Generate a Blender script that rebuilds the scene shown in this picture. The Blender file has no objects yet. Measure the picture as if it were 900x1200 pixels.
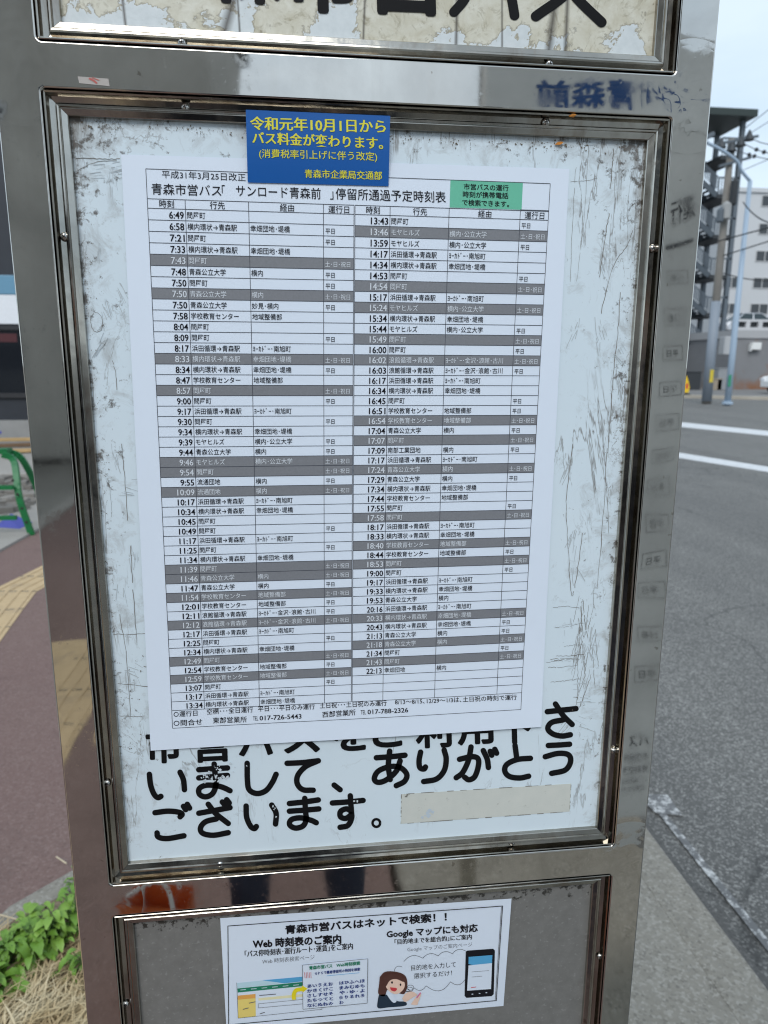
import bpy, bmesh, math, random
from mathutils import Vector, Matrix
import mathutils.geometry as mgeo
random.seed(7)
R_ = math.radians
scene = bpy.context.scene
col = scene.collection

# ------------------------------------------------------------------ camera
CAM = Vector((0.15080, -0.49314, 1.45))
RIGHT = Vector((0.9929228, -0.1187057, 0.0036486))
DOWN = Vector((-0.0208267, -0.2042879, -0.9786893))
FWD = Vector((0.1169214, 0.9716869, -0.2053144))
FPX = 830.0
Z0 = 1.0579                      # height of the lower edge of the timetable opening
cd = bpy.data.cameras.new('camera')
cam = bpy.data.objects.new('camera', cd)
col.objects.link(cam)
m = Matrix.Identity(4)
for i in range(3):
    m[i][0] = RIGHT[i]; m[i][1] = -DOWN[i]; m[i][2] = -FWD[i]; m[i][3] = CAM[i]
cam.matrix_world = m
cd.sensor_fit = 'VERTICAL'
cd.sensor_height = 36.0
cd.lens = FPX / 1200 * 36.0
cd.clip_start = 0.02
cd.clip_end = 2000
cd.dof.use_dof = True
cd.dof.focus_distance = 0.52
cd.dof.aperture_fstop = 12.0
scene.camera = cam

# ------------------------------------------------------------------ sky and sun (overcast)
SUN_EL, SUN_AZ = 44.0, 196.0     # azimuth clockwise from +Y
w = bpy.data.worlds.new('World')
scene.world = w
w.use_nodes = True
nt = w.node_tree
bgn = nt.nodes['Background']
sky = nt.nodes.new('ShaderNodeTexSky')
sky.sky_type = 'NISHITA'
sky.sun_disc = False
sky.sun_elevation = R_(SUN_EL)
sky.sun_rotation = R_(SUN_AZ)
tc = nt.nodes.new('ShaderNodeTexCoord')
mp = nt.nodes.new('ShaderNodeMapping')
mp.inputs['Scale'].default_value = (1.5, 1.5, 4.0)
nz = nt.nodes.new('ShaderNodeTexNoise')
nz.inputs['Scale'].default_value = 2.2
nz.inputs['Detail'].default_value = 6
cr = nt.nodes.new('ShaderNodeValToRGB')
cr.color_ramp.elements[0].position = 0.3
cr.color_ramp.elements[0].color = (4.95, 6.2, 7.45, 1)
cr.color_ramp.elements[1].position = 0.7
cr.color_ramp.elements[1].color = (6.4, 7.5, 8.5, 1)
mx = nt.nodes.new('ShaderNodeMixRGB')
mx.inputs[0].default_value = 0.85
nt.links.new(tc.outputs['Generated'], mp.inputs['Vector'])
nt.links.new(mp.outputs['Vector'], nz.inputs['Vector'])
nt.links.new(nz.outputs['Fac'], cr.inputs['Fac'])
nt.links.new(sky.outputs['Color'], mx.inputs[1])
nt.links.new(cr.outputs['Color'], mx.inputs[2])
nt.links.new(mx.outputs['Color'], bgn.inputs['Color'])
bgn.inputs['Strength'].default_value = 0.1
sl = bpy.data.lights.new('sun', 'SUN')
sl.energy = 1.4
sl.angle = R_(32)
sl.color = (1.0, 0.985, 0.96)
sun = bpy.data.objects.new('sun', sl)
col.objects.link(sun)
_d = Vector((math.sin(R_(SUN_AZ)) * math.cos(R_(SUN_EL)), math.cos(R_(SUN_AZ)) * math.cos(R_(SUN_EL)), math.sin(R_(SUN_EL))))
sun.rotation_euler = (-_d).to_track_quat('-Z', 'Y').to_euler()
vs = scene.view_settings
vs.view_transform = 'Standard'
vs.look = 'None'
vs.gamma = 1.0
vs.use_curve_mapping = False
vs.exposure = 0.47
scene.display_settings.display_device = 'sRGB'
scene.render.engine = 'CYCLES'
scene.cycles.max_bounces = 8
scene.cycles.filter_width = 1.1
scene.cycles.use_denoising = True

# ------------------------------------------------------------------ photograph pixel (900x1200) -> place
def ray(px, py):
    return RIGHT * ((px - 450) / FPX) + DOWN * ((py - 600) / FPX) + FWD
def hit(px, py, P, N):
    d = ray(px, py)
    return CAM + d * ((P - CAM).dot(N) / d.dot(N))
NY = Vector((0, 1, 0))
def at(px, py, y):
    return hit(px, py, Vector((0, y, 0)), NY)
def gnd(px, py, z=0.0):
    return hit(px, py, Vector((0, 0, z)), Vector((0, 0, 1)))

# ------------------------------------------------------------------ tagging
def tag(o, label=None, cat=None, group=None, kind=None):
    if label: o['label'] = label
    if cat: o['category'] = cat
    if group: o['group'] = group
    if kind: o['kind'] = kind
    return o
def thing(name, label, cat, loc=(0, 0, 0), group=None, rz=0):
    o = bpy.data.objects.new(name, None)
    o.empty_display_size = 0.1
    col.objects.link(o)
    o.location = loc
    o.rotation_euler.z = rz
    return tag(o, label, cat, group)

# ------------------------------------------------------------------ mesh builder (world coordinates)
class MB:
    def __init__(s): s.v = []; s.f = []; s.fm = []; s.mi = 0
    def add(s, vs, fs):
        b = len(s.v)
        s.v += [tuple(v) for v in vs]
        s.f += [[i + b for i in f] for f in fs]
        s.fm += [s.mi] * len(fs)
        return s
    def box(s, x0, x1, y0, y1, z0, z1):
        v = [(x, y, z) for z in (z0, z1) for y in (y0, y1) for x in (x0, x1)]
        return s.add(v, [(0, 2, 3, 1), (4, 5, 7, 6), (0, 1, 5, 4), (2, 6, 7, 3), (0, 4, 6, 2), (1, 3, 7, 5)])
    def obox(s, c, ex, ey, ez):
        c = Vector(c); ex, ey, ez = Vector(ex), Vector(ey), Vector(ez)
        v = [c + a * ex + b * ey + d * ez for d in (-1, 1) for b in (-1, 1) for a in (-1, 1)]
        return s.add(v, [(0, 2, 3, 1), (4, 5, 7, 6), (0, 1, 5, 4), (2, 6, 7, 3), (0, 4, 6, 2), (1, 3, 7, 5)])
    def bar(s, p, q, wd, ht=None, up=(0, 0, 1)):
        p, q = Vector(p), Vector(q); ht = ht or wd
        d = (q - p); L = d.length; d.normalize()
        up = Vector(up)
        if abs(d.dot(up)) > 0.98: up = Vector((0, 1, 0))
        sx = d.cross(up).normalized(); u = sx.cross(d)
        return s.obox((p + q) / 2, d * L / 2, sx * wd / 2, u * ht / 2)
    def tube(s, pts, r, n=8, cap=True):
        pts = [Vector(p) for p in pts]
        rs = r if isinstance(r, (list, tuple)) else [r] * len(pts)
        rings = []
        ref = Vector((0.13, 0.31, 0.94))
        for i, p in enumerate(pts):
            t = (pts[min(i + 1, len(pts) - 1)] - pts[max(i - 1, 0)]).normalized()
            rr = ref if abs(t.dot(ref)) < 0.95 else Vector((1, 0, 0))
            a = t.cross(rr).normalized(); b = t.cross(a)
            rings.append([p + (a * math.cos(2 * math.pi * k / n) + b * math.sin(2 * math.pi * k / n)) * rs[i] for k in range(n)])
        vs = [v for rg in rings for v in rg]
        fs = []
        for i in range(len(pts) - 1):
            for k in range(n):
                k2 = (k + 1) % n
                fs.append((i * n + k, i * n + k2, (i + 1) * n + k2, (i + 1) * n + k))
        if cap:
            fs.append(tuple(range(n))[::-1]); fs.append(tuple((len(pts) - 1) * n + k for k in range(n)))
        return s.add(vs, fs)
    def lathe(s, c, prof, n=14, axis=(0, 0, 1)):
        c = Vector(c); ax = Vector(axis).normalized()
        t = Vector((1, 0, 0)) if abs(ax.x) < 0.9 else Vector((0, 1, 0))
        a = ax.cross(t).normalized(); b = ax.cross(a)
        vs = []; fs = []
        for (r, h) in prof:
            for k in range(n):
                an = 2 * math.pi * k / n
                vs.append(c + ax * h + (a * math.cos(an) + b * math.sin(an)) * r)
        for i in range(len(prof) - 1):
            for k in range(n):
                k2 = (k + 1) % n
                fs.append((i * n + k, i * n + k2, (i + 1) * n + k2, (i + 1) * n + k))
        fs.append(tuple(range(n))[::-1]); fs.append(tuple((len(prof) - 1) * n + k for k in range(n)))
        return s.add(vs, fs)
    def poly(s, pts):
        pts = [Vector(p) for p in pts]
        return s.add(pts, [tuple(range(len(pts)))])
    def prism(s, pts, h):                 # polygon (any plane) thickened by vector h
        pts = [Vector(p) for p in pts]; h = Vector(h); n = len(pts)
        fs = [tuple(range(n)), tuple(range(n, 2 * n))[::-1]]
        fs += [(i, i + n, (i + 1) % n + n, (i + 1) % n) for i in range(n)]
        return s.add(pts + [p + h for p in pts], fs)
    def slab(s, pts2, z0, z1):
        s.prism([(x, y, z1) for x, y in pts2], (0, 0, z0 - z1)); return s
    def build(s, name, mats, parent=None, smooth=False, bevel=0, fix=True, seg=2):
        me = bpy.data.meshes.new(name)
        me.from_pydata(s.v, [], s.f)
        mats = mats if isinstance(mats, (list, tuple)) else [mats]
        for mm in mats: me.materials.append(mm)
        if len(mats) > 1: me.polygons.foreach_set('material_index', s.fm)
        if fix:
            bm = bmesh.new(); bm.from_mesh(me)
            bmesh.ops.recalc_face_normals(bm, faces=bm.faces)
            bm.to_mesh(me); bm.free()
        if smooth:
            me.polygons.foreach_set('use_smooth', [True] * len(me.polygons))
        me.update()
        o = bpy.data.objects.new(name, me)
        col.objects.link(o)
        if parent:
            o.parent = parent
            M = Matrix.Translation(parent.location) @ Matrix.Rotation(parent.rotation_euler.z, 4, 'Z')
            pp = parent.parent
            if pp: M = Matrix.Translation(pp.location) @ Matrix.Rotation(pp.rotation_euler.z, 4, 'Z') @ M
            me.transform(M.inverted())
        if bevel:
            b = o.modifiers.new('bevel', 'BEVEL'); b.width = bevel; b.segments = seg; b.limit_method = 'ANGLE'; b.angle_limit = R_(40)
        return o
def structure(o): o['kind'] = 'structure'; return o
def children(o): return [c for c in bpy.data.objects if c.parent == o]
def copy_tree(o, parent=None):
    c = o.copy(); col.objects.link(c)
    if parent: c.parent = parent
    for ch in children(o):
        if ch is not c: copy_tree(ch, c)
    return c

# ------------------------------------------------------------------ materials
def s2l(c):
    c /= 255.0
    return c / 12.92 if c <= 0.04045 else ((c + 0.055) / 1.055) ** 2.4
def rgb(r, g, b, k=1.0): return (s2l(r) * k, s2l(g) * k, s2l(b) * k, 1)
class Mat:
    def __init__(s, name, base=(0.5, 0.5, 0.5, 1), rough=0.6, metal=0.0, spec=None):
        s.m = bpy.data.materials.new(name); s.m.use_nodes = True
        s.nt = s.m.node_tree; s.b = s.nt.nodes['Principled BSDF']
        s.b.inputs['Base Color'].default_value = base
        s.b.inputs['Roughness'].default_value = rough
        s.b.inputs['Metallic'].default_value = metal
        if spec is not None: s.b.inputs['Specular IOR Level'].default_value = spec
        s.tc = s.nt.nodes.new('ShaderNodeTexCoord')
    def n(s, t): return s.nt.nodes.new(t)
    def l(s, a, b): s.nt.links.new(a, b)
    def noise(s, scale, detail=4, rough=0.55, dist=0.0, stretch=None, coord='Object'):
        nd = s.n('ShaderNodeTexNoise')
        nd.inputs['Scale'].default_value = scale; nd.inputs['Detail'].default_value = detail
        nd.inputs['Roughness'].default_value = rough; nd.inputs['Distortion'].default_value = dist
        src = s.tc.outputs[coord]
        if stretch:
            mpn = s.n('ShaderNodeMapping'); mpn.inputs['Scale'].default_value = stretch
            s.l(src, mpn.inputs['Vector']); src = mpn.outputs['Vector']
        s.l(src, nd.inputs['Vector'])
        return nd.outputs['Fac']
    def ramp(s, fac, stops):
        r = s.n('ShaderNodeValToRGB'); el = r.color_ramp.elements
        while len(el) < len(stops): el.new(0.5)
        for e, (p, c) in zip(el, stops): e.position = p; e.color = c if len(c) == 4 else (*c, 1)
        s.l(fac, r.inputs['Fac']); return r.outputs['Color']
    def rmp(s, fac, a, b): return s.ramp(fac, [(a, (0, 0, 0, 1)), (b, (1, 1, 1, 1))])
    def mix(s, fac, a, b, mode='MIX'):
        x = s.n('ShaderNodeMixRGB'); x.blend_type = mode
        for sock, v in ((x.inputs[0], fac), (x.inputs[1], a), (x.inputs[2], b)):
            if isinstance(v, (int, float)): sock.default_value = v if sock is x.inputs[0] else (v, v, v, 1)
            elif isinstance(v, tuple): sock.default_value = v
            else: s.l(v, sock)
        return x.outputs[0]
    def math(s, op, a, b=0.0):
        x = s.n('ShaderNodeMath'); x.operation = op
        for sock, v in ((x.inputs[0], a), (x.inputs[1], b)):
            if isinstance(v, (int, float)): sock.default_value = v
            else: s.l(v, sock)
        return x.outputs[0]
    def color(s, c): s.l(c, s.b.inputs['Base Color'])
    def roughness(s, c): s.l(c, s.b.inputs['Roughness'])
    def bump(s, h, strength, dist):
        b = s.n('ShaderNodeBump'); b.inputs['Strength'].default_value = strength; b.inputs['Distance'].default_value = dist
        s.l(h, b.inputs['Height']); s.l(b.outputs['Normal'], s.b.inputs['Normal'])
def plain(name, c, rough=0.6, metal=0.0, var=0.12, scale=30):
    k = Mat(name, c, rough, metal)
    f = k.noise(scale, 5)
    k.color(k.mix(f, tuple(x * (1 - var) for x in c[:3]) + (1,), tuple(min(1, x * (1 + var)) for x in c[:3]) + (1,)))
    return k.m

def steel_mat(name, base, r0, r1, wav=0.35, dirt=0.25, dents=False):
    k = Mat(name, base, 0.15, 1.0)
    a = k.noise(9, 6, 0.6, 0.4)
    fine = k.noise(420, 3, 0.6)
    smear = k.noise(26, 5, 0.65, 1.2)
    lo = tuple(x * (1 - dirt) for x in base[:3]) + (1,)
    c1 = k.mix(k.rmp(a, 0.38, 0.66), lo, base)
    spots = k.rmp(k.noise(110, 3, 0.5), 0.72, 0.76)
    c2 = k.mix(k.math('MULTIPLY', spots, 0.5), c1, (0.16, 0.12, 0.08, 1))
    k.color(c2)
    rr = k.mix(k.rmp(smear, 0.4, 0.72), (r0,) * 3 + (1,), (r1,) * 3 + (1,))
    rr2 = k.mix(k.math('MULTIPLY', k.rmp(fine, 0.60, 0.75), 0.25), rr, (0.35, 0.35, 0.35, 1))
    run = k.rmp(k.noise(48, 5, 0.6, 0.3, (1.0, 1.0, 0.06)), 0.52, 0.72)
    rr2 = k.mix(k.math('MULTIPLY', run, 0.35), rr2, (r1 * 1.5,) * 3 + (1,))
    hand = k.rmp(k.math('MULTIPLY', k.noise(18, 5, 0.7, 1.6), k.noise(140, 3, 0.6)), 0.30, 0.42)
    rr2 = k.mix(k.math('MULTIPLY', hand, 0.35), rr2, (0.30, 0.30, 0.30, 1))
    c2 = k.mix(k.math('MULTIPLY', run, 0.16), c2, (0.42, 0.37, 0.30, 1)); k.color(c2)
    k.roughness(rr2)
    if not dents:
        ru = k.rmp(k.noise(34, 6, 0.68, 0.5, (1.0, 1.0, 0.25)), 0.50, 0.74)
        k.color(k.mix(k.math('MULTIPLY', ru, 0.6), c2, (0.20, 0.135, 0.085, 1)))
    h = k.noise(7, 2, 0.4)
    if dents:
        # the sheet is drawn out of true where the bars are welded to the posts
        nz_ = k.noise(26, 1.5, 0.5, 1.0)
        for (dx, dz) in ((-0.2115, 0.5680), (0.2160, 0.5675), (-0.2115, -0.0136), (0.2165, -0.0136)):
            d = k.n('ShaderNodeVectorMath'); d.operation = 'DISTANCE'
            k.l(k.tc.outputs['Object'], d.inputs[0]); d.inputs[1].default_value = (dx, -0.02, Z0 + dz)
            fall = k.ramp(d.outputs['Value'], [(0.0, (1, 1, 1)), (0.012, (0.75,) * 3), (0.034, (0, 0, 0))])
            h = k.math('ADD', h, k.math('MULTIPLY', k.math('MULTIPLY', fall, nz_), 0.9))
    k.bump(h, wav, 0.004)
    return k.m
STEEL = steel_mat('polished_steel', (0.70, 0.665, 0.61, 1), 0.02, 0.075, 0.24, 0.22, True)
TRIM = steel_mat('weathered_steel_trim', (0.58, 0.55, 0.49, 1), 0.09, 0.24, 0.30, 0.42)
SCREW = plain('screw_steel', (0.6, 0.58, 0.55, 1), 0.22, 1.0)
DARKSLOT = plain('dark_slot', (0.02, 0.018, 0.016, 1), 0.7)

def panel_mat():
    k = Mat('enamelled_panel', rgb(196, 213, 221), 0.32)
    g = k.tc.outputs['Generated']
    sx = k.n('ShaderNodeSeparateXYZ'); k.l(g, sx.inputs[0])
    ex = k.math('MINIMUM', sx.outputs[0], k.math('SUBTRACT', 1.0, sx.outputs[0]))
    ez = k.math('SUBTRACT', 1.0, sx.outputs[2])
    base = k.mix(k.noise(14, 5), rgb(212, 227, 236), rgb(221, 233, 240))
    # broad dirt film high up and at the sides, broken up by noise
    spot = k.noise(55, 8, 0.72, 0.6)
    spot2 = k.noise(130, 6, 0.7, 0.3)
    edge = k.math('ADD', k.ramp(ez, [(0.0, (0.17,) * 3), (0.035, (0.10,) * 3), (0.13, (0.05,) * 3), (0.75, (0.02,) * 3), (0.9, (0.0,) * 3)]),
                  k.ramp(ex, [(0.0, (0.20,) * 3), (0.012, (0.11,) * 3), (0.09, (0.035,) * 3), (0.2, (0.0,) * 3)]))
    v = k.math('ADD', spot, edge)
    d1 = k.rmp(v, 0.63, 0.88)
    c = k.mix(k.math('MULTIPLY', d1, 0.6), base, rgb(132, 126, 116))
    v2 = k.math('ADD', spot2, k.math('MULTIPLY', edge, 0.9))
    d2 = k.rmp(v2, 0.71, 0.80)
    c = k.mix(k.math('MULTIPLY', d2, 0.85), c, rgb(74, 64, 54))
    # long vertical streaks
    st = k.noise(40, 4, 0.6, 0.2, (1.0, 1.0, 0.05))
    c = k.mix(k.math('MULTIPLY', k.rmp(k.math('ADD', st, k.math('MULTIPLY', edge, 0.5)), 0.68, 0.78), 0.35), c, rgb(128, 124, 116))
    # hairline cracks and scrapes: ridges of stretched noise, only where a second noise lets them through
    for (sc, st_, wd_, lo_, amt) in ((16, (1.0, 1.0, 0.12), 0.008, 0.56, 0.75), (30, (1.0, 1.0, 0.5), 0.011, 0.62, 0.6), (60, (1.0, 1.0, 0.3), 0.014, 0.70, 0.5)):
        rg = k.math('ABSOLUTE', k.math('SUBTRACT', k.noise(sc, 7, 0.62, 0.6, st_), 0.5))
        ln = k.ramp(rg, [(0.0, (1, 1, 1)), (wd_, (0, 0, 0))])
        msk = k.rmp(k.math('ADD', k.noise(sc * 0.45 + 3.1, 4, 0.6), k.math('MULTIPLY', edge, 0.9)), lo_, lo_ + 0.12)
        c = k.mix(k.math('MULTIPLY', k.math('MULTIPLY', ln, msk), amt), c, rgb(104, 96, 88))
    k.color(c)
    k.bump(spot, 0.12, 0.0006)
    return k.m
PANEL = panel_mat()

def header_mat():
    k = Mat('peeling_cream_panel', rgb(200, 197, 176), 0.45)
    g = k.tc.outputs['Generated']
    sx = k.n('ShaderNodeSeparateXYZ'); k.l(g, sx.inputs[0])
    blot = k.noise(70, 7, 0.7, 0.5)
    base = k.mix(k.rmp(blot, 0.35, 0.7), rgb(216, 214, 200), rgb(190, 184, 162))
    dk = k.rmp(k.noise(95, 7, 0.72, 1.2), 0.54, 0.70)
    base = k.mix(k.math('MULTIPLY', dk, 0.65), base, rgb(132, 122, 90))
    pe = k.noise(26, 6, 0.62, 0.25)
    h = k.ramp(sx.outputs[2], [(0.0, (0.235,) * 3), (0.045, (0.175,) * 3), (0.09, (0.06,) * 3), (0.16, (0.0,) * 3)])
    hx = k.ramp(sx.outputs[0], [(0.0, (0.0,) * 3), (0.1, (0.09,) * 3), (0.5, (0.07,) * 3), (0.72, (0.0,) * 3), (1.0, (-0.1,) * 3)])
    v = k.math('ADD', pe, k.math('ADD', h, hx))
    pl = k.rmp(v, 0.725, 0.735)
    rim = k.math('SUBTRACT', k.rmp(v, 0.705, 0.725), pl)
    c = k.mix(pl, base, k.mix(k.noise(200, 4), rgb(196, 204, 206), rgb(222, 228, 230)))
    c = k.mix(k.math('MULTIPLY', rim, 0.6), c, rgb(96, 84, 60))
    # vertical cracks
    wv = k.n('ShaderNodeTexVoronoi'); wv.feature = 'DISTANCE_TO_EDGE'; wv.inputs['Scale'].default_value = 13
    mpn = k.n('ShaderNodeMapping'); mpn.inputs['Scale'].default_value = (1.0, 1.0, 0.07)
    k.l(k.tc.outputs['Object'], mpn.inputs['Vector']); k.l(mpn.outputs['Vector'], wv.inputs['Vector'])
    ck = k.ramp(wv.outputs['Distance'], [(0.0, (1, 1, 1)), (0.012, (0, 0, 0))])
    c = k.mix(k.math('MULTIPLY', ck, 0.85), c, rgb(52, 44, 34))
    k.color(c)
    k.bump(v, 0.3, 0.002)
    return k.m
HEADER = header_mat()

def lower_mat():
    k = Mat('grey_enamel_panel', rgb(120, 118, 114), 0.5)
    c = k.mix(k.noise(90, 6, 0.65), rgb(100, 99, 96), rgb(134, 133, 130))
    c = k.mix(k.math('MULTIPLY', k.rmp(k.noise(300, 3), 0.6, 0.7), 0.4), c, rgb(160, 160, 158))
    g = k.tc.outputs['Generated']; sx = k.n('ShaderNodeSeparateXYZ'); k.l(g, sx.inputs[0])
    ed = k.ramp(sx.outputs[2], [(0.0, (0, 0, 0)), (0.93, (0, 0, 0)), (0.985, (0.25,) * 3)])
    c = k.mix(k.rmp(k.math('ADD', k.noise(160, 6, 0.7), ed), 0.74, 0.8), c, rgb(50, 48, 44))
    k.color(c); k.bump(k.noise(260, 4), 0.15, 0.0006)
    return k.m
LOWER = lower_mat()
PAPER = plain('white_paper', rgb(224, 234, 247), 0.55, var=0.015, scale=60)
INK = plain('black_ink', (0.012, 0.012, 0.016, 1), 0.45, var=0.1)
GREYINK = plain('grey_ink', rgb(126, 128, 133), 0.5, var=0.14, scale=900)
WHITEINK = plain('unprinted_white', rgb(212, 218, 225), 0.5, var=0.02)
LINEINK = plain('thin_rule_ink', rgb(62, 66, 76), 0.5)
FAINTINK = plain('faint_grey_ink', rgb(110, 112, 118), 0.5)
GREENINK = plain('green_ink', rgb(104, 190, 160), 0.5, var=0.04)
BLUESHEET = plain('blue_sheet', rgb(8, 92, 172), 0.42, var=0.04)
YELLOWINK = plain('yellow_ink', rgb(232, 226, 62), 0.45, var=0.03)
PAINTBLK = plain('black_paint', (0.006, 0.006, 0.007, 1), 0.55)
PAINTBLK.node_tree.nodes['Principled BSDF'].inputs['Specular IOR Level'].default_value = 0.15
INK.node_tree.nodes['Principled BSDF'].inputs['Specular IOR Level'].default_value = 0.15

# ------------------------------------------------------------------ lettering
_glyphs = {}
def glyph_mesh(body, off=0.0, res=2):
    key = (body, off, res)
    if key not in _glyphs:
        cu = bpy.data.curves.new('lettering', 'FONT'); cu.body = body; cu.resolution_u = res
        cu.offset = off
        o = bpy.data.objects.new('lettering', cu); col.objects.link(o)
        dg = bpy.context.evaluated_depsgraph_get(); dg.update()
        me = bpy.data.meshes.new_from_object(o.evaluated_get(dg))
        vs = [(v.co.x, v.co.y) for v in me.vertices]
        fs = [list(p.vertices) for p in me.polygons]
        bpy.data.objects.remove(o); bpy.data.curves.remove(cu); bpy.data.meshes.remove(me)
        xs = [v[0] for v in vs] or [0, 1]
        _glyphs[key] = (vs, fs, min(xs), max(xs))
    return _glyphs[key]
def strikes(off):
    if off < 0.009: return [(0, 0)]
    r = off * 0.85
    if off < 0.03: return [(-r, 0), (r, 0)]
    return [(r * math.cos(a), r * math.sin(a)) for a in [k * math.pi / 4 for k in range(8)]]
def put_text(mb, S, body, p0, p1, h, off=0.0, res=2, lift=0.0002, base=0.10):
    """body between the photo points p0 and p1 (left and right end of its foot), h photo pixels high, on surface S(px,py,lift)"""
    vs, fs, x0, x1 = glyph_mesh(body, min(off, 0.006) if off > 0 else off, res)
    a, b = Vector(p0), Vector(p1)
    up = Vector((h * (-0.03), -h))
    for k, (ox, oy) in enumerate(strikes(off)):          # heavier type is struck several times, a little shifted
        out = []
        for (x, y) in vs:
            t = (x + ox - x0) / (x1 - x0)
            q = a + (b - a) * t + up * ((y + oy + base) / 0.98)
            out.append(S(q.x, q.y, lift + k * 0.00002))
        mb.add(out, fs)
def put_text_uv(mb, M, body, u0, vc, cw, hv, align='L', off=0.0, width=None, lift=0.0002, res=2):
    vs, fs, x0, x1 = glyph_mesh(body, min(off, 0.004), res)
    sx = cw if width is None else width / (x1 - x0)
    if align == 'R': u0 = u0 - (x1 - x0) * sx
    if align == 'C': u0 = u0 - (x1 - x0) * sx / 2
    for k, (ox, oy) in enumerate(strikes(off)):
        mb.add([M(u0 + (x + ox - x0) * sx, vc - (y - 0.36) * hv, lift + k * 0.00002) for (x, y) in vs], fs)
def spline(pts, n=6):
    pts = [Vector(p) for p in pts]
    if len(pts) < 3: return pts
    P = [pts[0] * 2 - pts[1]] + pts + [pts[-1] * 2 - pts[-2]]
    out = []
    for i in range(1, len(P) - 2):
        a, b, c, d = P[i - 1], P[i], P[i + 1], P[i + 2]
        for k in range(n):
            t = k / n
            out.append(0.5 * ((2 * b) + (c - a) * t + (2 * a - 5 * b + 4 * c - d) * t * t + (3 * b - a - 3 * c + d) * t ** 3))
    out.append(pts[-1]); return out
_layer = [0]
def stroke(mb, S, pts, wd, lift=0.0003, smooth=True, caps=True, closed=False):
    """a flat brush stroke of width wd photo pixels along photo points"""
    P = spline(pts) if smooth else [Vector(p) for p in pts]
    _layer[0] = (_layer[0] + 1) % 30
    lift += _layer[0] * 0.000003                 # crossing strokes never share a plane
    L, Rr = [], []
    n = len(P)
    for i, p in enumerate(P):
        t = (P[min(i + 1, n - 1)] - P[max(i - 1, 0)])
        if t.length < 1e-6: t = Vector((1, 0))
        t.normalize(); nn = Vector((-t.y, t.x)) * wd / 2
        L.append(p + nn); Rr.append(p - nn)
    vs = [S(q.x, q.y, lift) for q in L + Rr]
    fs = [(i, i + 1, n + i + 1, n + i) for i in range(n - 1)]
    mb.add(vs, fs)
    if caps:
        for c, t in ((P[0], P[0] - P[1]), (P[-1], P[-1] - P[-2])):
            an = math.atan2(t.y, t.x)
            fan = [c + Vector((math.cos(an + a), math.sin(an + a))) * wd / 2 for a in [math.pi * (k / 8 - 0.5) for k in range(9)]]
            mb.add([S(q.x, q.y, lift) for q in fan], [tuple(range(9))])
def patch(mb, S, pts, lift=0.0002):
    mb.add([S(p[0], p[1], lift) for p in pts], [tuple(range(len(pts)))])
def surf(y):
    return lambda px, py, lift=0.0: at(px, py, y - lift)

# ================================================================== SETTING: ground, road, footways
def ground_mat(name, c1, c2, scale, speck=None, speck_amt=0.5, rough=0.9, bump=0.25, bd=0.01, blot=None, cracks=None, vsc=150):
    k = Mat(name, c1, rough)
    c = k.mix(k.noise(scale, 6, 0.65), c1, c2)
    big = k.noise(1.3, 5, 0.6)
    c = k.mix(k.math('MULTIPLY', k.rmp(big, 0.35, 0.7), 0.45), c, blot or tuple(x * 0.8 for x in c1[:3]) + (1,))
    if speck:
        v = k.n('ShaderNodeTexVoronoi'); v.inputs['Scale'].default_value = vsc
        k.l(k.tc.outputs['Object'], v.inputs['Vector'])
        sp = k.n('ShaderNodeSeparateXYZ'); k.l(v.outputs['Color'], sp.inputs[0])
        c = k.mix(k.math('MULTIPLY', k.rmp(sp.outputs[0], 0.55, 1.0), speck_amt), c, speck)
        c = k.mix(k.math('MULTIPLY', k.rmp(sp.outputs[1], 0.75, 1.0), speck_amt * 0.8), c, tuple(x * 0.35 for x in c1[:3]) + (1,))
    if cracks:
        v = k.n('ShaderNodeTexVoronoi'); v.feature = 'DISTANCE_TO_EDGE'; v.inputs['Scale'].default_value = cracks
        k.l(k.tc.outputs['Object'], v.inputs['Vector'])
        c = k.mix(k.math('MULTIPLY', k.ramp(v.outputs['Distance'], [(0, (1, 1, 1)), (0.015, (0, 0, 0))]), 0.5), c, (0.02, 0.018, 0.015, 1))
    if name == 'asphalt':      # wheel tracks, patches and fine cracks
        tr = k.noise(1.0, 4, 0.55, 0.3, (1.1, 0.06, 1.0))
        c = k.mix(k.math('MULTIPLY', k.rmp(tr, 0.45, 0.62), 0.28), c, (0.075, 0.075, 0.075, 1))
        oil = k.rmp(k.noise(0.9, 6, 0.7, 0.8), 0.60, 0.75)
        c = k.mix(k.math('MULTIPLY', oil, 0.3), c, (0.05, 0.05, 0.052, 1))
        vv = k.n('ShaderNodeTexVoronoi'); vv.feature = 'DISTANCE_TO_EDGE'; vv.inputs['Scale'].default_value = 0.35
        dv = k.n('ShaderNodeVectorMath'); dv.operation = 'ADD'
        nn = k.n('ShaderNodeTexNoise'); nn.inputs['Scale'].default_value = 1.2; nn.inputs['Detail'].default_value = 6
        k.l(k.tc.outputs['Object'], nn.inputs['Vector']); k.l(k.tc.outputs['Object'], dv.inputs[0]); k.l(nn.outputs['Color'], dv.inputs[1]); k.l(dv.outputs[0], vv.inputs['Vector'])
        c = k.mix(k.math('MULTIPLY', k.ramp(vv.outputs['Distance'], [(0, (1, 1, 1)), (0.004, (0, 0, 0))]), 0.6), c, (0.03, 0.03, 0.03, 1))
    if name == 'red_brown_asphalt':
        st = k.rmp(k.noise(2.3, 7, 0.7, 0.6), 0.56, 0.72)
        c = k.mix(k.math('MULTIPLY', st, 0.3), c, (0.075, 0.05, 0.045, 1))
    k.color(c)
    k.bump(k.noise(scale * 2, 4), bump, bd)
    return k.m
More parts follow.
